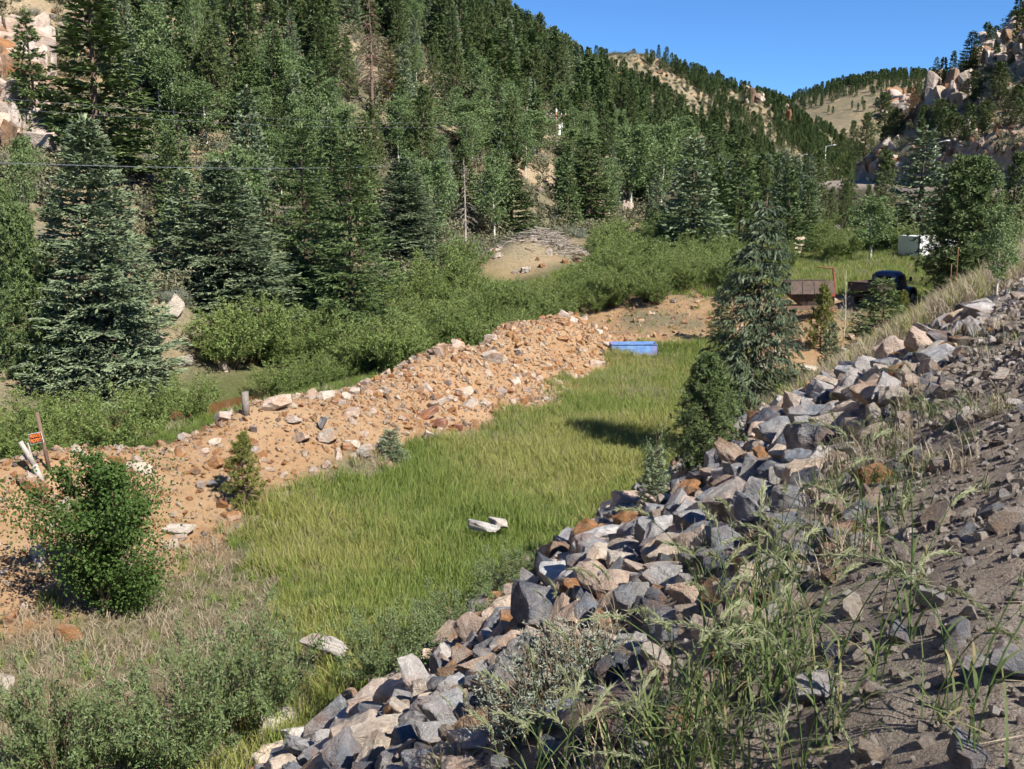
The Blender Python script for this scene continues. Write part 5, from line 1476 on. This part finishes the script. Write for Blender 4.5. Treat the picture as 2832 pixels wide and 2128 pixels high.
for i, (px, py, lab) in enumerate([(838, 478, 'pale straw clump in the middle of the grassy bank'), (860, 470, 'straw clump right of the pale straw clump'), (905, 415, 'straw grass below the striped slab'), (560, 640, 'dry straw grass beside the smooth pinkish boulder'), (600, 655, 'pinkish dry grass above the sagebrush'),
        (470, 745, 'dry straw grass at the bottom edge'), (960, 470, 'dry grass on the bank near the right edge'), (820, 500, 'straw grass above the foreground clumps')]):
    rye(px, py, random.uniform(.9, 1.3), lab, RYED, 'straw_clump', i)
for i, (px, py, s, lab) in enumerate([(548, 716, .5, 'large grey green sagebrush below the dark slate boulder'), (520, 738, .45, 'smaller sagebrush at the bottom edge'), (580, 690, .5, 'sagebrush behind the seed heads')]):
    P = gp(px, py); plant('sage', P, s, s * 1.5, lab, 'bush', 'sagebrush on the riprap', var=i)
def bank_grass():
    n = 1700
    U = rng.uniform(1.5, 34, n); V_ = rng.uniform(.15, 4.2, n)
    cl = fbm(U, V_, 1.8, 3, 97)
    ok = (cl > .13) & ((U > 6) | (V_ > .7)) & (rng.random(n) < np.where(V_ > 2.8, .35, 1))
    P = ground(U[ok], V_[ok]); ok2 = in_view(P, 80, .5); P = P[ok2]; m = len(P)
    scatter('bank_grass', BLD + [RYED[0][0], RYED[1][0]], P - [0, 0, .01], rots(m, .15), rng.uniform(.5, 1.0, m), rng.choice([0, 1, 2, 3, 4], m, p=[.27, .27, .2, .13, .13]), 'thin green and straw grass growing on the gravel bank')
    n = 1500     # dead stalks that lie on the gravel
    A = Acc()
    U = rng.uniform(1, 16, n); V_ = rng.uniform(-1, 2.8, n); P = ground(U, V_); P[:, 2] += .012
    D = rng.normal(size=(n, 3)) * np.array([1, 1, .16])
    A.kite(P, D, rng.uniform(.08, .35, n), .004, tip=.5, cross=True, wide=.5)
    tag(link('dead_stalks', A.mesh('dead_stalks', M_DRY)), 'dry stalks lying on the road shoulder gravel', None, None, 'stuff')
bank_grass()

# ------------------------------------------------------------------ things made by people
def box_bm(bm, c, s, rot=None):
    r = bmesh.ops.create_cube(bm, size=1.0)
    M = Matrix.Translation(Vector(c)) @ (rot.to_matrix().to_4x4() if rot else Matrix()) @ Matrix.Diagonal((*s, 1))
    bmesh.ops.transform(bm, matrix=M, verts=r['verts']); return r['verts']
def cyl_bm(bm, p0, p1, r0, r1=None, seg=12):
    p0, p1 = Vector(p0), Vector(p1); d = p1 - p0
    r = bmesh.ops.create_cone(bm, cap_ends=True, segments=seg, radius1=r0, radius2=r1 if r1 is not None else r0, depth=d.length)
    M = Matrix.Translation((p0 + p1) / 2) @ d.to_track_quat('Z', 'Y').to_matrix().to_4x4()
    bmesh.ops.transform(bm, matrix=M, verts=r['verts']); return r['verts']
def part(name, parent, mat, fn, bevel=0.0, smooth=False):
    bm = bmesh.new(); fn(bm)
    if bevel: bmesh.ops.bevel(bm, geom=bm.edges[:], offset=bevel, segments=2, affect='EDGES', clamp_overlap=True)
    me = bpy.data.meshes.new(name); bm.to_mesh(me); bm.free(); me.materials.append(mat)
    if smooth:
        for p in me.polygons: p.use_smooth = True
    return link(name, me, parent)
def loft(bm, rings):
    """closed skin over rings of equal point count"""
    vs = [[bm.verts.new(p) for p in r] for r in rings]
    n = len(rings[0])
    for a, b in zip(vs[:-1], vs[1:]):
        for i in range(n): bm.faces.new((a[i], a[(i + 1) % n], b[(i + 1) % n], b[i]))
    bm.faces.new(vs[0][::-1]); bm.faces.new(vs[-1])
    bmesh.ops.recalc_face_normals(bm, faces=bm.faces[:])

WOOD = mat_simple('weathered_wood', (.34, .31, .28), .9, .3, 14)
WOODB = mat_simple('brown_wood', (.15, .10, .072), .9, .3, 12)
RUSTM = mat_simple('rusty_steel', (.16, .075, .04), .85, .45, 5)
DARKM = mat_simple('dark_brown_steel', (.075, .055, .05), .7, .4, 4)
BLACK = mat_simple('black_paint', (.016, .016, .018), .5, .2, 6)
NAVY = mat_simple('navy_car_paint', (.035, .05, .10), .38, .35, 3, spec=.5)
REDM = mat_simple('red_paint', (.24, .055, .045), .6, .3, 5)
GLASS = mat_simple('dark_glass', (.012, .016, .02), .08, .1, 2, bump=0, spec=.6)
RUB = mat_simple('tyre_rubber', (.02, .02, .02), .85, .2, 10)
WHITE = mat_simple('white_enamel', (.78, .78, .77), .35, .05, 2, bump=.03, spec=.5)
GALV = mat_simple('galvanised_steel', (.50, .52, .54), .45, .12, 5, .5)
WIRE = mat_simple('wire_aluminium', (.20, .21, .24), .5, .1, 5, .3)
POLE = mat_simple('utility_pole_wood', (.27, .15, .085), .9, .3, 8)

def blue_paint():
    m = NT('faded_blue_paint'); v = m.coords()
    red = m.ramp(m.noise(1.6, 3, .5, v), [(.54, (0, 0, 0)), (.64, (.8, .8, .8))])
    blue = m.ramp(m.noise(2.5, 4, .6, v), [(.3, (.10, .20, .52)), (.7, (.20, .36, .62))])
    return m.done(m.principled(m.mix(red, blue, (.36, .20, .36)), .6, m.bump(m.noise(12, 4, .6, v), .2, .02), .3))
# blue trough at the end of the meadow
P = gp(633, 356) - np.array([0, 0, .22]); _, _, dep = proj(P); Lw = 45 / FPX * dep
tr = link('blue_trough', None, None, P, (0, 0, R(2))); tag(tr, 'faded blue metal trough with reddish patches at the end of the meadow', 'trough')
BLU = blue_paint()
part('front_panel', tr, BLU, lambda b: (box_bm(b, (0, -.42, .42), (Lw, .03, .95)),), .008)
part('rear_panel', tr, BLU, lambda b: (box_bm(b, (0, .42, .42), (Lw, .03, .95)),), .008)
part('end_panel', tr, BLU, lambda b: (box_bm(b, (-Lw / 2 + .015, 0, .42), (.03, .806, .95)),), .008)
part('end_panel', tr, BLU, lambda b: (box_bm(b, (Lw / 2 - .015, 0, .42), (.03, .806, .95)),), .008)
part('bottom_panel', tr, BLU, lambda b: (box_bm(b, (0, 0, .10), (Lw - .06, .80, .03)),))
part('rim', tr, BLU, lambda b: [box_bm(b, (0, -.45, .91), (Lw + .04, .06, .04)), box_bm(b, (0, .45, .91), (Lw + .04, .06, .04))], .006)

# warning sign between two posts on the berm
P0 = gp(42, 480); P1 = gp(46, 470)
po = link('leaning_post', None, None, P0 - np.array([0, 0, .15])); tag(po, 'grey weathered post leaning left beside the orange sign', 'post')
k0 = P0[1] / FPX
part('shaft', po, WOOD, lambda b: [cyl_bm(b, (.02, 0, 0), (-.16, 0, .55), .085, .07, 10), cyl_bm(b, (-.155, 0, .53), (-.46, .02, 1.12), .072, .055, 10)], 0, True)
part('branch_stub', po, WOOD, lambda b: [cyl_bm(b, (-.16, .02, .5), (-.30, .06, 1.08), .025, .02, 7)])
p2 = link('sign_post', None, None, P1 - np.array([0, 0, .15])); tag(p2, 'thin brown post behind the orange sign', 'post')
part('shaft', p2, WOODB, lambda b: [cyl_bm(b, (.10, 0, 0), (-.12, .04, 1.62), .05, .045, 9)], 0, True)
sg = link('warning_sign', None, None, P1 + np.array([-.14, -.09, .84]), (0, R(-11), 0), (.85, .85, .85)); tag(sg, 'small orange and black warning sign on the thin post', 'sign')
SORG = mat_simple('sign_orange', (.85, .22, .045), .5, .06, 3, bump=.02)
part('plate', sg, WHITE, lambda b: [box_bm(b, (0, .004, 0), (.40, .006, .31))])
part('black_panel', sg, BLACK, lambda b: [box_bm(b, (0, -.0015, 0), (.38, .003, .29))])
def text_mesh(name, body, size, parent, loc, mat, width=None):
    cu = bpy.data.curves.new(name, 'FONT'); cu.body = body; cu.align_x = 'CENTER'; cu.align_y = 'CENTER'; cu.size = size; cu.extrude = .0008; cu.offset = size * .03
    t = bpy.data.objects.new(name, cu); COL.objects.link(t)
    dg = bpy.context.evaluated_depsgraph_get(); me = bpy.data.meshes.new_from_object(t.evaluated_get(dg)); bpy.data.objects.remove(t)
    me.materials.clear(); me.materials.append(mat)
    o = link(name, me, parent, loc, (R(90), 0, 0))
    if width:
        xs = [v.co.x for v in me.vertices]; o.scale = (width / (max(xs) - min(xs)), 1, 1)
text_mesh('lettering', 'PRIVATE', .145, sg, (0, -.0045, .068), SORG, .33)
text_mesh('lettering', 'PROPERTY', .145, sg, (0, -.0045, -.068), SORG, .35)

# short post and rusty stakes
def post(name, px, py, h, r, mat, label, cat, group=None, tilt=(0, 0), dist=None):
    if dist: q = at_dist(px, py, dist); P = np.array([q[0], q[1], float(H(q[0], q[1]))])
    else: P = gp(px, py)
    o = link(name, None, None, P - np.array([0, 0, .12])); tag(o, label, cat, group)
    part('shaft', o, mat, lambda b: [cyl_bm(b, (0, 0, 0), (tilt[0], tilt[1], h + .12), r, r * .9, 9)], 0, True)
    return o
post('stump_post', 246, 414, .7, .12, mat_simple('stump_wood', (.20, .175, .155), .9, .35, 12), 'short grey wooden post stump on the berm crest', 'post')
for px, py, h, lab, ds in [(836, 352, 1.2, 'rusty stake left of the white pointed stone', 42), (840, 352, 1.25, 'rusty stake close beside the white pointed stone', 42), (874, 354, .9, 'rusty stake right of the white pointed stone', 40), (882, 354, 1.0, 'second rusty stake right of the white pointed stone', 40), (889, 352, .8, 'short rusty stake at the grassy bank', 40),
        (950, 290, 1.7, 'left rusty stake in front of the big dense pine', 46), (956, 290, 2.2, 'tall rusty stake in front of the big dense pine', 46), (1001, 262, 2.3, 'rusty stake at the right edge behind the grassy bank', 52)]:
    post('rusty_stake', px, py, h, .022, RUSTM, lab, 'stake', 'rusty stakes along the embankment', (random.uniform(-.05, .05), 0), ds)

# utility pole with crossarm, lamp and transformer
P = gp(556, 156); q = at_dist(556, 152, 150); P = np.array([q[0], q[1], float(H(q[0], q[1]))]); hd = math.hypot(P[0], P[1]); PT = CAM[2] + ray(558, 112)[2] * hd; PH = PT - P[2]
up = link('utility_pole', None, None, P - np.array([0, 0, .2])); tag(up, 'wooden utility pole with crossarm, lamp and white transformer on the hillside', 'utility pole')
part('shaft', up, POLE, lambda b: [cyl_bm(b, (0, 0, 0), (0, 0, PH + .2), .17, .13, 12)], 0, True)
part('pole_cap', up, WHITE, lambda b: [cyl_bm(b, (0, 0, PH + .2), (0, 0, PH + .65), .15, .12, 10)])
part('crossarm', up, WOODB, lambda b: [box_bm(b, (0, -.18, PH - .25), (3.0, .12, .14))])
for s in (-1, 1):
    part('brace', up, GALV, lambda b: [cyl_bm(b, (s * .75, -.2, PH - .3), (s * .05, -.18, PH - 1.1), .03, .03, 6)])
for s in (-1.35, -.75, .75, 1.35):
    part('insulator', up, WHITE, lambda b: [cyl_bm(b, (s, -.18, PH - .18), (s, -.18, PH + .06), .05, .03, 8)])
part('transformer', up, WHITE, lambda b: [cyl_bm(b, (.42, -.05, PH - 3.1), (.42, -.05, PH - 1.6), .27, .27, 16), cyl_bm(b, (.42, -.05, PH - 1.6), (.42, -.05, PH - 1.5), .2, .1, 12)], 0)
part('bushing', up, WHITE, lambda b: [cyl_bm(b, (.85, -.1, PH - 2.1), (.85, -.1, PH - 1.3), .07, .06, 8)])
lamp = part('lamp_arm', up, GALV, lambda b: [cyl_bm(b, (-.1, 0, PH - 3.7), (-.3, 0, PH - 3.0), .05, .05, 8), cyl_bm(b, (-.3, 0, PH - 3.02), (-1.2, 0, PH - 2.75), .05, .045, 8)])
part('lamp_head', lamp, WHITE, lambda b: [box_bm(b, (-1.7, 0, PH - 2.72), (1.1, .32, .18))], .05)
PC = np.array([P[0], P[1], P[2] - .2])
def wire(name, a, b, sag, r, label, group):
    a, b = np.array(a), np.array(b); t = np.linspace(0, 1, 40)
    pts = a + (b - a) * t[:, None]; pts[:, 2] -= sag * 4 * t * (1 - t)
    V, F, F3 = tube(pts, r, 5)
    tag(link(name, mesh_np(name, V, [F, F3], WIRE, True)), label, 'cable', group)
A1 = at_dist(-60, 93, 46); A2 = at_dist(-60, 97, 46)
off = np.array([-.75, -.18, PH - .05]); off2 = np.array([.75, -.18, PH - .05])
wire('power_line', A1, PC + off, 1.2, .007, 'upper one of the two thin power lines crossing the left slope', 'power lines')
wire('power_line', A2 - np.array([0, 0, .25]), PC + off2, 1.4, .007, 'lower one of the two thin power lines crossing the left slope', 'power lines')
wire('phone_cable', at_dist(-60, 161, 36), PC + np.array([0, -.2, CAM[2] + ray(556, 141)[2] * 150 - PC[2]]), 1.5, .014, 'thick sagging cable in front of the biggest spruces', 'power lines')

# road lamps far up the valley
def road_lamp(px, py, h, dist, label):
    q = at_dist(px, py, dist); P = np.array([q[0], q[1], float(H(q[0], q[1]))])
    o = link('street_lamp', None, None, P - np.array([0, 0, .2])); tag(o, label, 'street lamp', 'street lamps along the far road')
    top = CAM[2] + ray(px, py)[2] * dist - P[2] + .2
    part('pole', o, GALV, lambda b: [cyl_bm(b, (0, 0, 0), (0, 0, top), .08, .05, 8)], 0, True)
    a = part('arm', o, GALV, lambda b: [cyl_bm(b, (0, 0, top - .1), (1.4, 0, top + .2), .05, .04, 6)])
    part('lamp_head', a, WHITE, lambda b: [box_bm(b, (1.6, 0, top + .2), (.6, .3, .16))], .06)
    return o, P
road_lamp(826, 146, 8, 205, 'street lamp on the road bend beside the dark rock cut')
road_lamp(801, 155, 8, 300, 'farther street lamp left of the road bend')
road_lamp(787, 160, 8, 372, 'farthest street lamp deep in the valley')
road_lamp(936, 142, 8, 150, 'street lamp in front of the right hillside pines')

# old pickup seen from behind
def truck():
    P = gp(886, 299); q = at_dist(883, 297, 58); P = np.array([q[0], q[1], float(H(q[0], q[1]))])
    t = link('old_pickup', None, None, P, (0, 0, R(-48)), (.88, .88, .88)); tag(t, 'old navy pickup truck with rounded cab and dark flat bed', 'truck')
    # y = forward
    def cab(b):
        rings = []
        for y, w, z0, z1 in ((-.05, .80, .72, 1.92), (.25, .86, .62, 2.02), (.75, .88, .58, 2.05), (1.05, .86, .58, 1.93), (1.45, .80, .60, 1.32)):
            r = []
            for a in np.linspace(0, 2 * math.pi, 20, endpoint=False):
                c, s = math.cos(a), math.sin(a); e = .42
                r.append((w * math.copysign(abs(c) ** e, c), y, (z0 + z1) / 2 + (z1 - z0) / 2 * math.copysign(abs(s) ** e, s)))
            rings.append(r)
        loft(b, rings)
    c = part('cab', t, NAVY, cab, 0, True)
    part('rear_window', c, GLASS, lambda b: [box_bm(b, (-.26, -.055, 1.60), (.46, .02, .34)), box_bm(b, (.26, -.055, 1.60), (.46, .02, .34))])
    for s in (-1, 1): part('side_window', c, GLASS, lambda b: [box_bm(b, (s * .868, .52, 1.60), (.03, .62, .36))])
    part('windshield', c, GLASS, lambda b: [box_bm(b, (0, 1.27, 1.64), (1.3, .02, .4), Euler((R(-33), 0, 0)))])
    def hood(b):
        rings = []
        for y, w, z1 in ((1.3, .62, 1.32), (1.9, .56, 1.28), (2.5, .44, 1.16), (2.62, .34, 1.0)):
            rings.append([(w * math.cos(a), y, .62 + (z1 - .62) * max(0, math.sin(a))) for a in np.linspace(0, math.pi, 12)])
        loft(b, rings)
    part('hood', t, NAVY, hood, 0, True)
    part('bed', t, DARKM, lambda b: [box_bm(b, (0, -1.35, .98), (1.86, 2.35, .08)), box_bm(b, (-.91, -1.35, 1.24), (.05, 2.35, .46)), box_bm(b, (.91, -1.35, 1.24), (.05, 2.35, .46)), box_bm(b, (0, -.20, 1.24), (1.86, .05, .46))], .01)
    tg = part('tailgate', t, DARKM, lambda b: [box_bm(b, (0, -2.55, 1.22), (1.86, .05, .50))], .01)
    part('tailgate_frame', tg, BLACK, lambda b: [box_bm(b, (0, -2.585, 1.455), (1.90, .03, .05)), box_bm(b, (-.93, -2.585, 1.2), (.05, .03, .5)), box_bm(b, (.93, -2.585, 1.2), (.05, .03, .5))])
    part('reflector', t, SORG, lambda b: [cyl_bm(b, (-.72, -2.58, 1.36), (-.72, -2.60, 1.36), .045, .045, 10)])
    part('chassis', t, BLACK, lambda b: [box_bm(b, (-.42, -.1, .74), (.1, 4.9, .16)), box_bm(b, (.42, -.1, .74), (.1, 4.9, .16)), box_bm(b, (0, -2.66, .70), (1.7, .06, .14))])
    for sx in (-1, 1):
        def fender(b, sx=sx):
            rings = []
            for x in (.50, .86, .92):
                rings.append([(sx * x, 2.02 + .62 * math.cos(a), .40 + .62 * math.sin(a)) for a in np.linspace(.05, math.pi - .05, 9)] + [(sx * x, 2.02 + .50 * math.cos(a), .40 + .50 * math.sin(a)) for a in np.linspace(math.pi - .05, .05, 9)])
            loft(b, rings)
        part('fender', t, NAVY, fender, 0, True)
        for y in (2.02, -1.55):
            w = part('wheel', t, RUB, lambda b: [cyl_bm(b, (sx * .70, y, .38), (sx * .90, y, .38), .38, .38, 20)], .03)
            part('rim', w, GALV, lambda b: [cyl_bm(b, (sx * .895, y, .38), (sx * .915, y, .38), .2, .2, 14)])
        mr = part('mirror', t, BLACK, lambda b: [box_bm(b, (sx * 1.22, .95, 1.58), (.17, .04, .26))])
        part('mirror_arm', mr, BLACK, lambda b: [cyl_bm(b, (sx * .84, 1.0, 1.42), (sx * 1.2, .95, 1.52), .015, .015, 6)])
truck()

# rusty ore hopper on a frame, partly behind the drooping spruce
def hopper():
    q = at_dist(806, 314, 54); P = np.array([q[0], q[1], float(H(q[0], q[1]))])
    t = link('rusty_hopper', None, None, P - np.array([0, 0, .1]), (0, 0, R(8)), (.95, .95, .95)); tag(t, 'rusty brown ore hopper on a timber frame beside the drooping spruce', 'machine')
    HB = mat_simple('hopper_brown', (.095, .07, .058), .85, .35, 5)
    sp_ = part('side_plate', t, HB, lambda b: [box_bm(b, (0, -.62, 1.98), (2.5, .05, .72), Euler((R(-14), 0, 0)))], .01)
    for x in (-.55, .12, .75):
        part('rib', sp_, DARKM, lambda b: [box_bm(b, (x, -.66, 1.96), (.06, .05, .70), Euler((R(-14), 0, 0)))])
    part('slot', sp_, BLACK, lambda b: [box_bm(b, (-.2, -.635, 1.90), (.42, .03, .17), Euler((R(-14), 0, 0)))])
    part('slot', sp_, BLACK, lambda b: [box_bm(b, (.52, -.635, 1.92), (.30, .03, .13), Euler((R(-14), 0, 0)))])
    part('rear_plate', t, HB, lambda b: [box_bm(b, (0, .62, 1.98), (2.5, .05, .72), Euler((R(14), 0, 0)))], .01)
    part('end_plate', t, HB, lambda b: [box_bm(b, (-1.22, 0, 1.95), (.05, 1.25, .62))], .01)
    def chute(b):
        loft(b, [[(-1.15, -.52, 1.62), (1.15, -.52, 1.62), (1.15, .52, 1.62), (-1.15, .52, 1.62)], [(-.35, -.3, .98), (1.55, -.3, .90), (1.55, .3, .90), (-.35, .3, .98)]])
    part('chute', t, DARKM, chute, .01)
    part('gate_lever', t, WHITE, lambda b: [box_bm(b, (.98, -.58, 1.22), (.06, .04, .5))])
    part('cross_beam', t, WOODB, lambda b: [box_bm(b, (.1, -.45, .88), (2.9, .18, .2))], .01)
    part('cross_beam', t, WOODB, lambda b: [box_bm(b, (.1, .45, .88), (2.9, .18, .2))], .01)
    for x in (-1.1, .70, .92):
        for y in (-.45, .45):
            part('leg', t, WOODB, lambda b: [box_bm(b, (x, y, .39), (.13, .13, .78))], .01)
hopper()
q = at_dist(833, 300, 57); P = np.array([q[0], q[1], float(H(q[0], q[1]))])
rf = link('red_frame', None, None, P - np.array([0, 0, .1]), (0, 0, R(10))); tag(rf, 'bent red steel frame between the hopper and the pickup', 'machine')
part('upright', rf, REDM, lambda b: [cyl_bm(b, (0, 0, 0), (.05, 0, 1.2), .07, .06, 8), cyl_bm(b, (.05, 0, 1.2), (-.12, 0, 2.3), .06, .05, 8)])
part('top_bar', rf, RUSTM, lambda b: [cyl_bm(b, (-.1, 0, 2.25), (-.95, 0, 2.32), .04, .04, 8)])
part('foot_box', rf, REDM, lambda b: [box_bm(b, (-.25, 0, .85), (.6, .3, .28))], .02)
# dark drum lying in front of the pickup
P = gp(870, 317); q = at_dist(871, 316, 52); P = np.array([q[0], q[1], float(H(q[0], q[1]))])
dr = link('steel_drum', None, None, P + np.array([0, 0, .22]), (0, 0, R(-20))); tag(dr, 'dark rusty drum lying in the weeds below the pickup', 'drum')
part('shell', dr, DARKM, lambda b: [cyl_bm(b, (-.55, 0, 0), (.55, 0, .06), .36, .36, 20)], 0, True)
part('hoop', dr, RUSTM, lambda b: [cyl_bm(b, (-.2, 0, .02), (-.16, 0, .022), .375, .375, 20)])
part('hoop', dr, RUSTM, lambda b: [cyl_bm(b, (.16, 0, .036), (.2, 0, .038), .375, .375, 20)])

# white camping trailer half hidden by the pine
def trailer():
    q = at_dist(931, 262, 82); P = np.array([q[0], q[1], float(H(q[0], q[1]))])
    t = link('white_trailer', None, None, P, (0, 0, R(4))); tag(t, 'white box trailer half hidden behind the big dense pine', 'trailer')
    part('body', t, WHITE, lambda b: [box_bm(b, (.6, 1.6, 1.10), (3.4, 3.6, 1.5))], .05)
    part('lower_panel', t, WHITE, lambda b: [box_bm(b, (.6, -.205, .62), (3.3, .03, .5))])
    part('trim', t, BLACK, lambda b: [box_bm(b, (.6, -.225, .90), (3.36, .03, .05))])
    part('corner_post', t, BLACK, lambda b: [cyl_bm(b, (-1.14, -.22, 0), (-1.14, -.22, 3.2), .035, .035, 8)])
    part('chassis', t, BLACK, lambda b: [box_bm(b, (.6, 1.6, .28), (3.0, 3.4, .14))])
    for sx in (-.75, 1.95):
        w = part('wheel', t, RUB, lambda b: [cyl_bm(b, (sx - .1, 1.8, .27), (sx + .1, 1.8, .27), .3, .3, 18)], .02)
trailer()

# brush pile on the mound: sticks heaped up
def brush():
    P = gp(556, 250); q = at_dist(556, 250, 80); P = np.array([q[0], q[1], float(H(q[0], q[1]))])
    o = link('brush_pile', None, None, P); tag(o, 'grey pile of dead branches on top of the tan mound', 'brush pile')
    A = Acc()
    for k in range(420):
        c = rng.normal(size=2) * np.array([2.4, 1.1]) + np.array([1.0, 0]); z = max(0, .9 - .35 * np.hypot(c[0] / 1.8, c[1] / .8)) * rng.random()
        az = rng.normal() * .5 + (.0 if rng.random() < .7 else 1.4); L = rng.uniform(.5, 2.4)
        d = np.array([math.cos(az), math.sin(az), rng.normal() * .16]) * L
        gz = float(H(P[0] + c[0], P[1] + c[1])) - P[2]
        b0 = np.array([c[0], c[1], gz + z + .05])
        A.tube(np.array([b0 - d / 2, b0 + rng.normal(size=3) * .06, b0 + d / 2]), np.array([.03, .025, .01]) * rng.uniform(.6, 1.6), 4)
    m = A.mesh('branches', B_DEAD, True); b = link('branches', m, o); b['kind'] = 'stuff'
brush()
